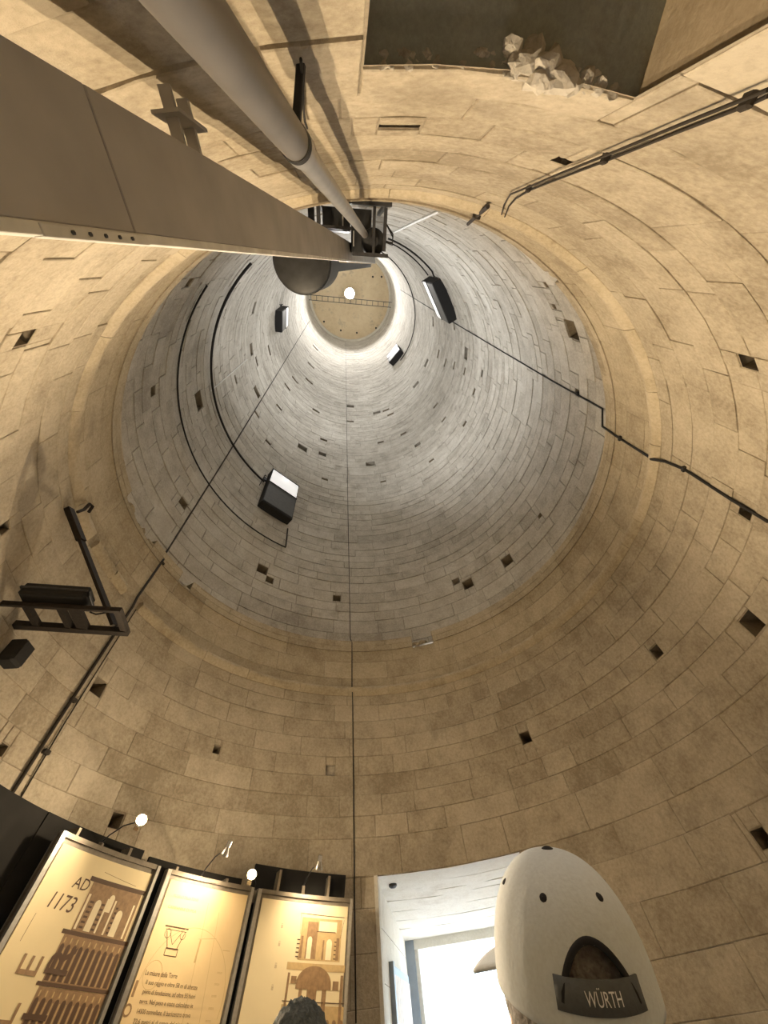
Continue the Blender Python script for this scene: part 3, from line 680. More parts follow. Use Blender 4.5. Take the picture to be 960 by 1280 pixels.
# box lying on the bracket's upper bar
pA, pB = q(24, 750, ZB + .03), q(108, 755, ZB + .03); d_ = (pB - pA); L_ = np.linalg.norm(d_); d_ /= L_; up_ = tw((0, 0, 1)); n_ = np.cross(up_, d_)
bc = (pA + pB) / 2 + up_ * .07
m = MB(); m.box(bc - n_ * .0, d_, n_, up_, L_ / 2, .10, .07, .02)
bx = thing('control_box', 'long black metal box lying on the rusty steel bracket', 'box', (bc - up_ * .07).tolist())
m.build('case', 'black', bx); m = MB(); m.box(bc - n_ * .0 + up_ * .002, d_, n_, up_, L_ / 2 + .008, .108, .012, .003); m.build('lid_rim', 'dark', bx)
# loudspeaker beside it
sp = onwall(0, 818, R1); tn, iw, up = frame_at(math.degrees(math.atan2(sp[1], sp[0])))
ls = thing('loudspeaker', 'small black loudspeaker on the wall below the rusty steel bracket', 'loudspeaker', tw(sp).tolist())
m = MB(); m.box(tw(sp) + iw * .13, tn, iw, up, .08, .07, .11, .015); m.build('cabinet', 'black', ls)
m = MB(); m.box(tw(sp) + iw * .205, tn, iw, up, .068, .006, .095, .004); m.build('grille', 'black', ls)
m = MB(); m.bar(tw(sp) - iw * .01, tw(sp) + iw * .08, .04, .04); m.build('mount', 'rust', ls)

# ------------------------------------------------------------------ top of the shaft: lamp and lattice beam
zt = 42.6
a, b = atz(382, 368, zt), atz(499, 379, zt)
def ext(a, b, R):
    d = (b - a)[:2]; d /= np.linalg.norm(d); mid_ = (a + b)[:2] / 2; B = mid_ @ d; C = mid_ @ mid_ - R * R; s = math.sqrt(B * B - C)
    return np.array([*(mid_ + d * (-B - s)), zt]), np.array([*(mid_ + d * (-B + s)), zt])
a, b = ext(a, b, R3 + .02); dv = (b - a) / np.linalg.norm(b - a); pv = np.array([-dv[1], dv[0], 0])
if proj(a + pv)[1] < proj(a)[1]: pv = -pv
tr = thing('lattice_beam', 'thin steel lattice beam spanning the shaft below the bright lamp', 'beam', tw(a).tolist())
for o_ in (0, .42): m = MB(); m.bar(tw(a + pv * o_), tw(b + pv * o_), .05, .05); m.build('chord', 'dark', tr)
for k in range(15):
    f = (k + .5) / 15; m = MB(); m.bar(tw(a + (b - a) * f), tw(a + (b - a) * f + pv * .42), .04, .04); m.build('rung', 'dark', tr)
lp = tw(atz(437, 367, 43.0))
lamp = thing('shaft_lamp', 'dazzling round floodlamp hanging under the ochre ceiling', 'lamp', lp.tolist())
upv = tw((0, 0, 1))
m = MB(); m.lathe(lp, [(.001, -.18), (.22, -.15), (.40, -.02), (.45, .08)], upv, 24); m.build('lamp_glass', 'toplamp', lamp, smooth=60)
m = MB(); m.lathe(lp, [(.46, .06), (.48, .10), (.40, .25), (.10, .4), (.001, .4)], upv, 24); m.build('lamp_housing', 'alu', lamp, smooth=40)
m = MB(); m.tube([lp + upv * .38, lp + upv * .92], .03, 8); m.build('hanger', 'dark', lamp)
link_light('top_light', 'SPOT', lp - upv * .25, lamp, E_TOP, (1, .965, .92), aim=-upv, spot_size=115 * D2R, spot_blend=1.0, shadow_soft_size=.4)

# ------------------------------------------------------------------ display panels along the wall
PR, PT = 3.20, 2.665
def pc(t, z, off=0.): return np.array([C2[0] + (PR - off) * math.cos(t * D2R), C2[1] + (PR - off) * math.sin(t * D2R), z])
def pbox(m, t0, t1, z0, z1, o0, o1):
    k = max(1, math.ceil(abs(t1 - t0) / 1.0)); vs = []
    for i in range(k + 1):
        t = t0 + (t1 - t0) * i / k; vs += [pc(t, z0, o0), pc(t, z1, o0), pc(t, z1, o1), pc(t, z0, o1)]
    fs = [(4 * i + a, 4 * i + (a + 1) % 4, 4 * i + 4 + (a + 1) % 4, 4 * i + 4 + a) for i in range(k) for a in range(4)]
    return m.add(vs, fs + [(0, 1, 2, 3), (4 * k + 3, 4 * k + 2, 4 * k + 1, 4 * k)])
def decal(parent, name, polys, mat, off=.009):
    """flat print: polygons of (angle, z); wide ones are cut into 1 degree strips first"""
    vs, fs = [], []
    for p in polys:
        k = len(vs); vs += [pc(t, z, off) for t, z in p]; fs.append(tuple(range(k, k + len(p))))
    o = mesh_obj(name, vs, fs, mat, parent); o['kind'] = 'stuff'; return o
def rect(t0, t1, z0, z1):
    k = max(1, math.ceil(abs(t1 - t0) / 1.0)); return [[(t0 + (t1 - t0) * i / k, z0), (t0 + (t1 - t0) * (i + 1) / k, z0), (t0 + (t1 - t0) * (i + 1) / k, z1), (t0 + (t1 - t0) * i / k, z1)] for i in range(k)]
def arch(tc, w, z0, z1, n=7):   # w in degrees; round headed
    r = w / 2; rz = r * D2R * PR; return [[(tc + r, z0), (tc - r, z0)] + [(tc - r * math.cos(math.pi * i / n), z1 - rz + rz * math.sin(math.pi * i / n)) for i in range(n + 1)]]
def line(p, q, w):
    (t0, z0), (t1, z1) = p, q; c = D2R * PR; dx, dz = (t1 - t0) * c, z1 - z0; L = math.hypot(dx, dz); nx, nz = -dz / L * w / 2, dx / L * w / 2
    k = max(1, math.ceil(abs(t1 - t0) / 1.0)); out = []
    for i in range(k):
        a, b = i / k, (i + 1) / k; A = (t0 + (t1 - t0) * a, z0 + dz * a); B = (t0 + (t1 - t0) * b, z0 + dz * b)
        out.append([(A[0] - nx / c, A[1] - nz), (B[0] - nx / c, B[1] - nz), (B[0] + nx / c, B[1] + nz), (A[0] + nx / c, A[1] + nz)])
    return out
def text2d(txt, size=1.0):
    cu = bpy.data.curves.new('t', 'FONT'); cu.body = txt; cu.size = size; cu.resolution_u = 3
    o = bpy.data.objects.new('t', cu); COL.objects.link(o); bpy.context.view_layer.update()
    me = bpy.data.meshes.new_from_object(o.evaluated_get(bpy.context.evaluated_depsgraph_get()))
    vs = [(v.co.x, v.co.y) for v in me.vertices]; fs = [tuple(p.vertices) for p in me.polygons]
    bpy.data.objects.remove(o); bpy.data.meshes.remove(me); bpy.data.curves.remove(cu); return vs, fs
def ptext(parent, txt, t0, z0, h, mat, sx=1.0, rot=0., slant=0., width=None, off=.010):
    vs, fs = text2d(txt, h / .7)
    if width: sx = width / max(1e-4, max(v[0] for v in vs))
    out = []
    for x, y in vs:
        x = (x + slant * y) * sx
        if rot: x, y = -y, x
        out.append(pc(t0 - x / PR / D2R, z0 + y, off))
    return mesh_obj('lettering', out, fs, mat, parent)
def panel(name, label, t0, t1, mat, top, back_top):
    root = thing(name, label, 'display panel', pc((t0 + t1) / 2, 0).tolist(), 'display panels along the wall')
    m = pbox(MB(), t0, t1, .35, PT, -.03, .0); m.build('panel_board', 'frame', root)
    m = pbox(MB(), t0 - 1.3, t1 + .9, .42, PT - .055, -.002, .007); pr = m.build('print', mat, root)
    for a, b in ((t0, t0 - .75), (t1 + .55, t1)):
        m = pbox(MB(), a, b, .0, PT + .01, -.045, .03); m.build('side_post', 'alu', root)
    m = pbox(MB(), t0 - .7, t1 + .55, PT - .02, PT + .015, -.035, .02); m.build('top_rail', 'frame', root)
    m = pbox(MB(), t0 - .7, t1 + .55, .33, .38, -.035, .02); m.build('bottom_rail', 'frame', root)
    a, b = (t0 + 1.5, t1 + 2.4) if t0 > 150 else ((t0 + 2.6, t1 + 1.8) if t0 > 125 else (t0 + .6, t1 + 1.4))
    m = pbox(MB(), a, b, .2, back_top, -.20, -.17); m.build('back_board', 'blackboard', root)
    for f in (.25, .8):
        tt = a + (b - a) * f; m = pbox(MB(), tt + .25, tt - .25, PT - .3, back_top - .05, -.17, -.03); m.build('spacer', 'frame', root)
    return root, pr
PN1, pr1 = panel('display_panel', 'curved yellow display panel printed AD 1173 with an arcaded tower', 158.2, 138.0, 'paper', 0, 2.80)
PN2, pr2 = panel('display_panel', 'curved orange display panel printed with a column capital and text', 136.4, 118.2, 'paper2', 0, 2.77)
PN3, pr3 = panel('display_panel', 'curved cream display panel printed with a domed section drawing', 117.3, 97.1, 'paper3', 0, 2.92)
m = pbox(MB(), 170, 158.4, .2, 2.80, -.21, -.18); m.build('side_board', 'blackboard', PN1)
# panel 1: AD 1173, large turned letters, arcaded tower
ptext(pr1, 'AD', 151.9, 2.385, .075, 'ink', width=.155, slant=.12)
ptext(pr1, '1173', 154.6, 2.245, .095, 'ink', width=.255, slant=.18)
ptext(pr1, 'E', 150.6, 1.885, .175, 'inkm', rot=1, sx=1.0)
ptext(pr1, 'L', 150.6, 1.66, .175, 'inkm', rot=1, sx=1.0)
decal(pr1, 'tower_drawing', rect(148.6, 139.4, 2.16, 2.47), 'inkm')
decal(pr1, 'tower_drawing', rect(149.4, 138.9, 2.455, 2.485) + rect(149.9, 138.5, 2.135, 2.16) + rect(149.9, 138.6, 1.868, 1.888) + rect(149.9, 138.6, 1.60, 1.62) + rect(149.9, 138.6, 1.33, 1.35), 'ink', .0095)
decal(pr1, 'tower_drawing', arch(146.2, 1.1, 2.17, 2.36) + arch(141.9, 1.1, 2.17, 2.33) + arch(144.2, .9, 2.30, 2.41) + rect(148.4, 148.0, 2.17, 2.38) + rect(144.9, 144.6, 2.17, 2.38) + rect(143.5, 143.2, 2.17, 2.38) + rect(140.1, 139.8, 2.17, 2.38), 'cream', .010)
decal(pr1, 'tower_drawing', sum([rect(147.7, 147.0, 2.18 + .03 * k, 2.193 + .03 * k) + rect(145.6, 145.0, 2.18 + .03 * k, 2.193 + .03 * k) + rect(142.9, 142.5, 2.18 + .03 * k, 2.193 + .03 * k) for k in range(6)], []), 'ink', .0105)
decal(pr1, 'tower_drawing', sum([rect(149.3, 138.9, z0, z0 + .25) for z0 in (1.885, 1.615, 1.345, 1.075)], []), 'inkm')
dk, cr = [], []
for z0 in (1.895, 1.625, 1.355, 1.085):
    for k in range(10):
        tc = 148.8 - k * 1.03; dk += arch(tc, .62, z0, z0 + .19); cr += rect(tc - .44, tc - .58, z0, z0 + .17) + arch(tc, .2, z0 + .195, z0 + .225)
decal(pr1, 'tower_drawing', dk, 'ink', .010); decal(pr1, 'tower_drawing', cr, 'inkl', .0105)
ptext(pr1, 'R', 146.2, 1.905, .20, 'ink', rot=1, sx=1.0, off=.0115); ptext(pr1, 'I', 146.2, 1.69, .20, 'ink', rot=1, off=.0115)
decal(pr1, 'fine_line', line((155.2, 2.20), (155.3, 2.05), .004) + line((147.5, 2.53), (141, 2.50), .003), 'inkm')
# panel 2: titles, column capital, paragraph
ptext(pr2, 'MODELLO DELLA TORRE', 133.6, 2.495, .022, 'inkl', width=.28); ptext(pr2, 'CAMPANILE DI PISA', 133.9, 2.415, .022, 'inkl', width=.31)
decal(pr2, 'capital_drawing', line((133.2, 2.30), (128.8, 2.30), .010) + line((132.9, 2.28), (129.0, 2.28), .004) + line((132.6, 2.27), (131.6, 2.165), .006) + line((129.3, 2.27), (129.9, 2.165), .006)
      + line((131.8, 2.165), (129.6, 2.165), .008) + line((131.8, 2.12), (129.6, 2.12), .005) + line((131.8, 2.165), (131.8, 2.12), .004) + line((129.6, 2.165), (129.6, 2.12), .004)
      + line((131.9, 2.26), (130.9, 2.19), .004) + line((130.0, 2.26), (130.9, 2.19), .004), 'ink')
def circ(tc, z, r, w, n=24): return sum([line((tc + r * math.cos(2 * math.pi * i / n) / D2R / PR, z + r * math.sin(2 * math.pi * i / n)), (tc + r * math.cos(2 * math.pi * (i + 1) / n) / D2R / PR, z + r * math.sin(2 * math.pi * (i + 1) / n)), w) for i in range(n)], [])
decal(pr2, 'capital_drawing', circ(132.3, 2.255, .03, .004) + circ(129.5, 2.255, .026, .004), 'ink')
decal(pr2, 'faint_drawing', circ(132.6, 2.0, .085, .003) + circ(127, 1.9, .42, .003, 48)[:26] + line((126.5, 2.5), (125.2, 1.7), .003) + line((124, 2.45), (122.5, 1.75), .003) + rect(126.2, 125.9, 2.1, 2.25) + line((126.5, 2.25), (123.2, 2.27), .003) + line((121.5, 2.2), (120.2, 2.2), .004), 'inkl')
ptext(pr2, 'Le misure della Torre', 133.9, 1.995, .030, 'ink', width=.31)
for k, s in enumerate(['Il suo raggio e oltre 58 m di altezza', 'piano di fondazione, ad oltre 55 fuori', 'terra. Nel peso e stato calcolato in', '14500 tonnellate. Il baricentro trova', '22,6 metri al di sopra del piano di', 'fondazione. La fondazione ha un', 'diametro massimo. La distanza tra', 'il piano e la base della torre e di', 'circa due metri e mezzo verso sud']):
    ptext(pr2, s, 133.3 - .02 * k, 1.945 - .052 * k, .026, 'ink', width=.50)
decal(pr2, 'ornament', rect(134.9, 134.5, 1.87, 1.96) + circ(134.7, 1.80, .03, .012), 'inkm')
for k in range(6): ptext(pr2, 'mmm', 121.6, 2.05 - .07 * k, .02, 'inkl', width=.05)
# panel 3: section drawing
decal(pr3, 'section_drawing', rect(107.2, 99.0, 2.19, 2.50) + rect(109.0, 97.9, 2.12, 2.17), 'inkl')
decal(pr3, 'section_drawing', rect(105.9, 103.8, 2.2, 2.47) + rect(107.0, 106.5, 2.2, 2.36) + rect(102.6, 102.3, 2.2, 2.34) + rect(99.9, 99.3, 2.2, 2.36), 'inkm', .0095)
decal(pr3, 'section_drawing', arch(105.2, .9, 2.2, 2.36) + arch(101.3, 1.1, 2.2, 2.35) + rect(103.6, 100.0, 2.40, 2.48), 'cream', .010)
decal(pr3, 'section_drawing', line((107.6, 2.53), (98.6, 2.52), .004) + line((107.6, 2.53), (107.3, 2.37), .003) + line((98.6, 2.5), (99.2, 2.36), .003) + line((104, 2.40), (100.2, 2.40), .006) + line((109, 1.92), (97.4, 1.92), .006)
      + sum([line((107.7, 2.21 + .03 * k), (107.1, 2.21 + .03 * k), .008) for k in range(5)], []) + sum([line((100.3, 2.21 + .03 * k), (99.9, 2.21 + .03 * k), .008) for k in range(5)], []), 'ink', .0105)
dome = [(103.6 + 3.3 * math.cos(math.pi * i / 16), 2.03 + .125 * math.sin(math.pi * i / 16)) for i in range(17)]
decal(pr3, 'section_drawing', [[dome[i], dome[i + 1], (dome[i + 1][0], 2.0), (dome[i][0], 2.0)] for i in range(16)], 'inkm', .010)
decal(pr3, 'section_drawing', rect(106.2, 105.6, 1.9, 2.0) + rect(104.7, 102.9, 1.85, 2.0) + rect(101.9, 101.1, 1.8, 2.0) + rect(108.6, 108.2, 1.75, 2.1) + rect(98.6, 98.1, 1.75, 2.1) + rect(107.9, 106.9, 2.03, 2.08) + rect(100.0, 98.9, 2.0, 2.06), 'inkm', .0105)
decal(pr3, 'section_drawing', rect(109, 97.6, 1.10, 1.90), 'inkl'); decal(pr3, 'section_drawing', sum([arch(108 - 1.25 * k, .7, 1.5, 1.82) + arch(108 - 1.25 * k, .7, 1.12, 1.44) for k in range(9)], []), 'inkm', .0095)
for z in (2.40, 2.27, 2.12, 1.98): ptext(pr3, 'iii', 111.3, z, .04, 'inkm', width=.02)

# ------------------------------------------------------------------ small spotlights on arms above the panels
def arm_spot(px, base_px, label, lit, aim):
    L_ = oncyl(*px, 2.80); b = oncyl(*base_px, 3.345); root = thing('arm_spotlight', label, 'spotlight', b.tolist(), 'small spotlights on arms above the panels')
    midp = (L_ + b) / 2 + np.array([0, 0, .05]); m = MB(); m.tube([b + (0, 0, -.12), b, b * .7 + midp * .3 + (0, 0, .015), midp, L_ * .9 + midp * .1 + (0, 0, .01), L_], .006, 8); m.build('arm', 'dark', root, smooth=50)
    m = MB(); m.box(b + np.array([0, 0, -.06]), (1, 0, 0), (0, 1, 0), zz, .02, .02, .05, .004); m.build('clamp', 'frame', root)
    a = np.asarray(aim, float); a /= np.linalg.norm(a)
    m = MB(); m.lathe(L_, [(.018, -.06), (.02, -.03), (.045, .02), (.05, .04), (.046, .04), (.02, .0)], a, 20); hd = m.build('reflector', 'chrome', root, smooth=40)
    m = MB(); m.lathe(L_, [(.001, -.005), (.02, 0), (.034, .018), (.036, .028), (.02, .036), (.001, .038)], a, 16); m.build('bulb', 'bulb', hd, smooth=60)
    m = MB(); m.box(L_ - a * .06, *(lambda x: (x, np.cross(a, x), a))(np.cross(a, (0.1, .2, 1)) / np.linalg.norm(np.cross(a, (0.1, .2, 1)))), .022, .022, .03, .003); m.build('lamp_holder', 'chrome', root)
    link_light('halogen_light', 'SPOT', L_ + a * .06, root, lit, (1, .77, .49), aim=a, spot_size=(100 if lit > 100 else 120) * D2R, spot_blend=.9, shadow_soft_size=.035)
    if lit > 100: link_light('halogen_spill', 'POINT', L_ + a * .06, root, lit * .07, (1, .77, .49), shadow_soft_size=.035)
toc = np.array([.3, -1., .28])
arm_spot((175, 1028), (128, 1052), 'lit arm spotlight above the AD 1173 panel', E_HALO, np.array([3.1, -5.3, 1.6]))
arm_spot((314, 1096), (319, 1112), 'lit arm spotlight at the gap between the orange and cream panels', E_HALO, np.array([1.6, -6.3, 1.9]))
arm_spot((283, 1062), (252, 1094), 'arm spotlight turned down on the orange panel', E_PANEL, np.array([-.35, .55, -.8]))
arm_spot((399, 1080), (380, 1106), 'arm spotlight turned down on the cream panel', E_PANEL, np.array([-.1, .6, -.8]))

# ------------------------------------------------------------------ people
def bake(o):
    dg = bpy.context.evaluated_depsgraph_get(); dg.update(); me = bpy.data.meshes.new_from_object(o.evaluated_get(dg))
    o.modifiers.clear(); old = o.data; o.data = me; bpy.data.meshes.remove(old); return o
def skin_mesh(name, verts, edges, rads, root=0, sub=1):
    me = bpy.data.meshes.new(name); me.from_pydata([tuple(map(float, v)) for v in verts], edges, []); o = bpy.data.objects.new(name, me); COL.objects.link(o)
    sk = o.modifiers.new('skin', 'SKIN'); sk.use_smooth_shade = True
    for i, r in enumerate(rads):
        me.skin_vertices[0].data[i].radius = (r, r) if not isinstance(r, tuple) else r
        me.skin_vertices[0].data[i].use_root = (i == root)
    s = o.modifiers.new('sub', 'SUBSURF'); s.levels = sub; s.render_levels = sub
    bpy.context.view_layer.update(); return bake(o)
def rx(a): c, s = math.cos(a), math.sin(a); return np.array([[1, 0, 0], [0, c, -s], [0, s, c]])
def rz(a): c, s = math.cos(a), math.sin(a); return np.array([[c, -s, 0], [s, c, 0], [0, 0, 1]])
def head_geo():
    """head in its own frame: x right, y forward (face), z up, origin at the centre of the skull"""
    bm = bmesh.new(); bmesh.ops.create_uvsphere(bm, u_segments=32, v_segments=24, radius=1); vs = []
    for v in bm.verts:
        x, y, z = v.co; w, l, h = .076, .097, .118
        if z < 0: k = 1 - .30 * min(1, -z) ** 1.5; w *= k; l *= (1 - .14 * -z) if y > 0 else (1 - .40 * -z)
        p = np.array([x * w, y * l, z * h])
        if y > .75 and -.75 < z < -.55: p[1] += .006
        if y > .8 and .05 < z < .25: p[1] += .004
        vs.append(p)
    fs = [[v.index for v in f.verts] for f in bm.faces]; bm.free()
    def ell(c, r, seg=12):
        b = bmesh.new(); bmesh.ops.create_uvsphere(b, u_segments=seg, v_segments=8, radius=1); k = len(vs)
        vs.extend([np.array([v.co.x * r[0] + c[0], v.co.y * r[1] + c[1], v.co.z * r[2] + c[2]]) for v in b.verts]); fs.extend([[v.index + k for v in f.verts] for f in b.faces]); b.free()
    ell((0, .100, -.022), (.014, .020, .024)); ell((0, .092, .0), (.010, .014, .03)); ell((0, .090, -.068), (.024, .008, .006)); ell((0, .088, -.078), (.021, .008, .006))
    for s in (-1, 1):
        ell((s * .079, -.008, -.012), (.008, .018, .031)); ell((s * .078, -.002, -.035), (.007, .009, .012)); ell((s * .03, .085, .022), (.02, .010, .006))
    return vs, fs
def person(base, yaw, H, label, tilt, turn, shirt, hair, cap):
    s = H / 1.75; root = thing('person', label, 'person', base.tolist(), None)
    TR = lambda p: np.asarray(base) + rz(yaw) @ (np.asarray(p, float) * s)
    V, E_, Rr = [], [], []
    def add(p, r, par=None):
        V.append(p); Rr.append(r * s)
        if par is not None: E_.append((par, len(V) - 1))
        return len(V) - 1
    pel = add((0, 0, .95), .12); sp = add((0, .0, 1.14), .115, pel); ch = add((0, -.005, 1.33), .13, sp); ub = add((0, -.015, 1.43), .085, ch); nk = add((0, -.005, 1.50), .052, ub); add((0, .008, 1.56), .05, nk)
    for sg in (-1, 1):
        sh = add((sg * .175, -.01, 1.41), .055, ub); el = add((sg * .235, -.035, 1.13), .041, sh); wr = add((sg * .24, .06, .89), .028, el); pm = add((sg * .238, .085, .83), .033, wr)
        for q, (dx, ln) in enumerate(((-.028, .070), (-.010, .080), (.010, .076), (.028, .060))):
            k1 = add((sg * .238 + .2 * dx, .092 + dx, .785), .0105, pm); k2 = add((sg * .236 + .2 * dx, .10 + dx, .785 - ln * .55), .0095, k1); add((sg * .230 + .2 * dx, .095 + dx, .785 - ln), .008, k2)
        th = add((sg * .215, .115, .82), .012, pm); add((sg * .205, .130, .785), .010, th)
        hp = add((sg * .088, 0, .88), .085, pel); kn = add((sg * .10, .015, .50), .056, hp); an = add((sg * .10, -.03, .09), .04, kn); hl = add((sg * .10, -.02, .045), .04, an); add((sg * .115, .13, .03), .03, hl)
    o = skin_mesh('body', [TR(v) for v in V], E_, Rr)
    hv, hf = head_geo(); HC = np.array([0, .015, 1.635]); NKP = np.array([0, -.005, 1.53])
    RH = rz(turn) @ rx(tilt)                                  # tilt > 0 looks up
    HT = lambda p: TR(NKP + RH @ (HC - NKP + np.asarray(p) / s * 1.0))
    bmv = [tuple(v.co) for v in o.data.vertices]; bmf = [tuple(p.vertices) for p in o.data.polygons]; k = len(bmv)
    bmv += [tuple(HT(p)) for p in hv]; bmf += [tuple(i + k for i in f) for f in hf]
    bpy.data.objects.remove(o)
    o = mesh_obj('body', bmv, bmf, 'skin', root)
    rm = o.modifiers.new('r', 'REMESH'); rm.mode = 'VOXEL'; rm.voxel_size = .0075; rm.use_smooth_shade = True
    sm = o.modifiers.new('s', 'SMOOTH'); sm.iterations = 3; sm.factor = .5
    bpy.context.view_layer.update(); bake(o)
    if not o.data.materials: o.data.materials.append(MT['skin'])
    # clothes
    def garment(name, vs, es, rs, mat):
        g_ = skin_mesh(name, [TR(v) for v in vs], es, [r * s for r in rs], 0, 2); g_.data.materials.clear(); g_.data.materials.append(MT[mat])
        g_.data.transform(Matrix.Translation(-Vector(base.tolist()))); g_.parent = root; return g_
    garment('shirt', [(0, 0, .93), (0, 0, 1.14), (0, -.005, 1.33), (0, -.015, 1.44), (-.18, -.01, 1.41), (-.225, -.03, 1.2), (.18, -.01, 1.41), (.225, -.03, 1.2)], [(0, 1), (1, 2), (2, 3), (3, 4), (4, 5), (3, 6), (6, 7)], [.142, .138, .15, .095, .07, .062, .07, .062], shirt)
    garment('trousers', [(0, 0, .97), (-.09, 0, .86), (-.10, .015, .5), (-.10, -.03, .1), (.09, 0, .86), (.10, .015, .5), (.10, -.03, .1)], [(0, 1), (1, 2), (2, 3), (0, 4), (4, 5), (5, 6)], [.138, .10, .075, .065, .10, .075, .065], 'trous')
    for sg in (-1, 1): garment('shoe', [(sg * .10, -.06, .05), (sg * .103, .02, .05), (sg * .115, .15, .04)], [(0, 1), (1, 2)], [.048, .05, .038], 'shoe')
    for sg in (-1, 1):
        m = MB(); m.lathe(HT((sg * .031, .083, .008)), [(.001, -.011), (.008, -.008), (.011, 0), (.008, .008), (.001, .011)], TR((0, 1, 0)) - TR((0, 0, 0)), 12); m.build('eye', 'white', root, smooth=60)
    return root, HT

def hair_shell(root, HT, mat, seed, full=True, cut=-.02):
    bm = bmesh.new(); bmesh.ops.create_uvsphere(bm, u_segments=56, v_segments=36, radius=1); keep = []; vs = []
    for v in bm.verts:
        x, y, z = v.co; w, l, h = .088, .108, .128
        if z < 0: w *= 1 - .25 * -z; l *= (1 - .35 * -z)
        nz_ = mnoise.noise(Vector((x * 7 + seed, y * 7, z * 3))) * .05 + mnoise.noise(Vector((x * 22, y * 22 + seed, z * 9))) * .035
        vs.append(np.array([x * w, y * l, z * h]) * (1 + nz_))
        keep.append((z > .35) or (y < .25 and z > -.62) or (y < .45 and z > .05))
    fs = [[v.index for v in f.verts] for f in bm.faces if all(keep[v.index] for v in f.verts)]; bm.free()
    return mesh_obj('hair', [HT(p) for p in vs], fs, mat, root, smooth=80)

# man in the pale cap: stands in front of the camera, looking up and to the left
d_ = W @ ray(714, 1212); cap_c = CW + d_ * .80
yaw1 = 82 * D2R - math.pi / 2                 # local +y is the facing direction
H1 = 1.80; s1 = H1 / 1.75; tilt1 = 24 * D2R
_off = rz(yaw1) @ ((np.array([0, -.005, 1.53]) + rx(tilt1) @ (np.array([0, .02, .105]) + np.array([0, 0, .04]))) * s1)
base1 = cap_c - _off; dz1 = base1[2]; base1[2] = 0
H1 = H1 + dz1 * 1.0; s1 = H1 / 1.75
_off = rz(yaw1) @ ((np.array([0, -.005, 1.53]) + rx(tilt1) @ (np.array([0, .02, .105]) + np.array([0, 0, .04]))) * s1)
base1 = cap_c - _off; base1[2] = 0
man, HT1 = person(base1, yaw1, H1, 'person in a pale blue grey cap seen from behind, looking up', tilt1, 0, 'shirt', 'hairb', True)
hair_shell(man, HT1, 'hairb', 3.0)
# cap: six panel crown with an arched opening at the back, brim, strap, eyelets, button
def crown(phi, el, k=1.0):       # phi measured from the face (0 = front), el 0 = sweatband, 1 = button
    a = el * math.pi / 2; pw = .86
    c = math.cos(a) ** pw; sx_, sy_ = .092, .116
    z = -.002 + .128 * math.sin(a) ** .95
    seam = 1 - .012 * (abs(math.cos(3 * phi)) ** 14) * math.sin(math.pi * min(1, el * 1.15))
    return np.array([math.sin(phi) * sx_ * c * seam, math.cos(phi) * sy_ * c * seam - .002, z + .02]) * k
capo = thing('baseball_cap', 'pale blue grey six panel baseball cap with dark strap, worn with opening behind', 'cap', HT1((0, 0, .02)).tolist())
NP, NE = 180, 44; vs = [HT1(crown(2 * math.pi * i / NP, j / NE)) for j in range(NE + 1) for i in range(NP)]
def in_open(i, j):
    ph = 2 * math.pi * (i + .5) / NP; x = math.sin(ph) * .104; el = (j + .5) / NE
    return math.cos(ph) < 0 and el > .10 and (x / .046) ** 2 + (max(0, el) / .335) ** 2 < 1
fs = [(j * NP + i, j * NP + (i + 1) % NP, (j + 1) * NP + (i + 1) % NP, (j + 1) * NP + i) for j in range(NE) for i in range(NP) if not in_open(i, j)]
crown_o = mesh_obj('crown', vs, fs, 'capw', capo, smooth=60)
so = crown_o.modifiers.new('s', 'SOLIDIFY'); so.thickness = .0025; so.offset = -1
pts = []
for k in range(25):
    a = .31 + (math.pi - .62) * k / 24; x = -.0465 * math.cos(a); el = .34 * math.sin(a); ph = math.pi - math.asin(max(-1, min(1, x / .104))); pts.append(HT1(crown(ph, el, 1.006)))
m = MB(); m.tube(pts, .0038, 8); m.build('opening_trim', 'trim', capo, smooth=60)
m = MB(); vs = []; kk = 17
for i in range(kk):
    ph = math.pi + (i / (kk - 1) - .5) * 1.02
    for el, o_ in ((.075, 1.012), (.195, 1.014)):
        vs.append(HT1(crown(ph, max(el, 0), o_) ))
st = mesh_obj('strap', vs, [(2 * i, 2 * i + 1, 2 * i + 3, 2 * i + 2) for i in range(kk - 1)], 'capd', capo, smooth=60)
so = st.modifiers.new('s', 'SOLIDIFY'); so.thickness = .003; so.offset = 1
tv, tf = text2d('WÜRTH', 1.0); wmax = max(v[0] for v in tv)
vs = []
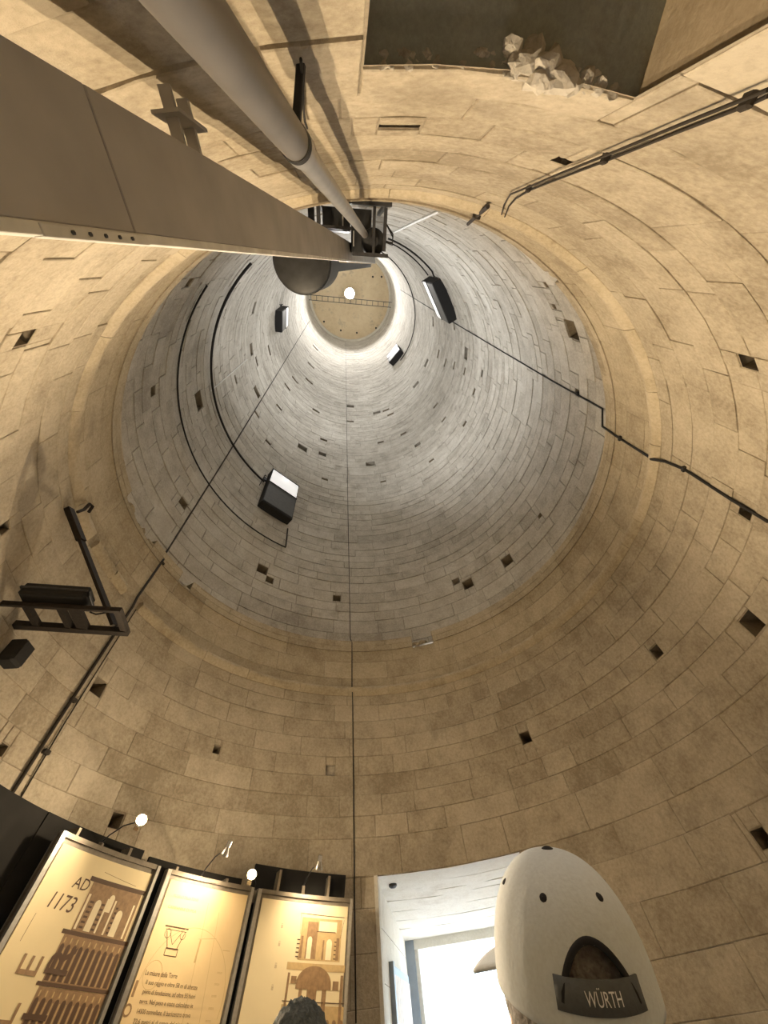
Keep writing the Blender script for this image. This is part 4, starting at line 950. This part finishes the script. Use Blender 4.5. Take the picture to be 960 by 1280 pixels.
for x, y in tv:
    ph = math.pi + (-(x / wmax - .5)) * -.42 * -1; ph = math.pi - (x / wmax - .5) * .40
    vs.append(HT1(crown(ph, .105 + .075 * y, 1.0) * 1.0 + (crown(ph, .08, 1.05) - crown(ph, .08, 1.0))))
mesh_obj('lettering', vs, tf, 'white', st)
m = MB(); m.lathe(HT1(crown(0, 1)), [(.008, -.002), (.008, .003), (.004, .005), (.001, .0055)], HT1((0, 0, 1)) - HT1((0, 0, 0)), 14); m.build('button', 'trim', capo, smooth=50)
for k in range(6):          # raised seams between the panels of the crown
    ph = k * math.pi / 3; m = MB(); m.tube([HT1(crown(ph, (.36 if k == 3 else .02) + (.97 - (.36 if k == 3 else .02)) * i / 16, 1.002)) for i in range(17)], .0012, 6); m.build('seam', 'capw', crown_o, smooth=60)
for k in range(6):
    ph = math.pi / 6 + k * math.pi / 3; c = HT1(crown(ph, .52, 1.012)); nrm = c - HT1((0, 0, .03)); m = MB(); m.lathe(c, [(.005, -.002), (.005, .001), (.003, .002), (.0001, .0023)], nrm, 12); m.build('eyelet', 'trim', capo, smooth=50)
vs = []; fs = []
for i in range(21):
    a = (i / 20 - .5) * 2.3
    for j in range(7):
        f = j / 6; e = crown(a, .0) + np.array([0, 0, .004]); out = .050 * f * math.cos(a * .62) ** .6
        vs.append(HT1(e + np.array([math.sin(a) * .15 * f * .25, out, -.010 * f - .035 * (math.sin(a) ** 2) * (.4 + .6 * f) * .5])))
fs = [(i * 7 + j, i * 7 + j + 1, (i + 1) * 7 + j + 1, (i + 1) * 7 + j) for i in range(20) for j in range(6)]
bo = mesh_obj('brim', vs, fs, 'capw', capo, smooth=60); so = bo.modifiers.new('s', 'SOLIDIFY'); so.thickness = .004

# second visitor: only the crown of a dark grey head shows in front of the cream panel
d_ = W @ ray(370, 1332); hd2 = CW + d_ * 1.45
H2 = (hd2[2] - .0) / (1.635 + .045) * 1.75; base2 = np.array([hd2[0], hd2[1], 0])
vis, HT2 = person(base2, 96 * D2R - math.pi / 2, H2, 'person with short dark grey hair facing the cream panel', 6 * D2R, 0, 'shirt2', 'hairg', False)
hair_shell(vis, HT2, 'hairg', 9.0)

for o in bpy.data.objects:
    if '_o' in o: del o['_o']
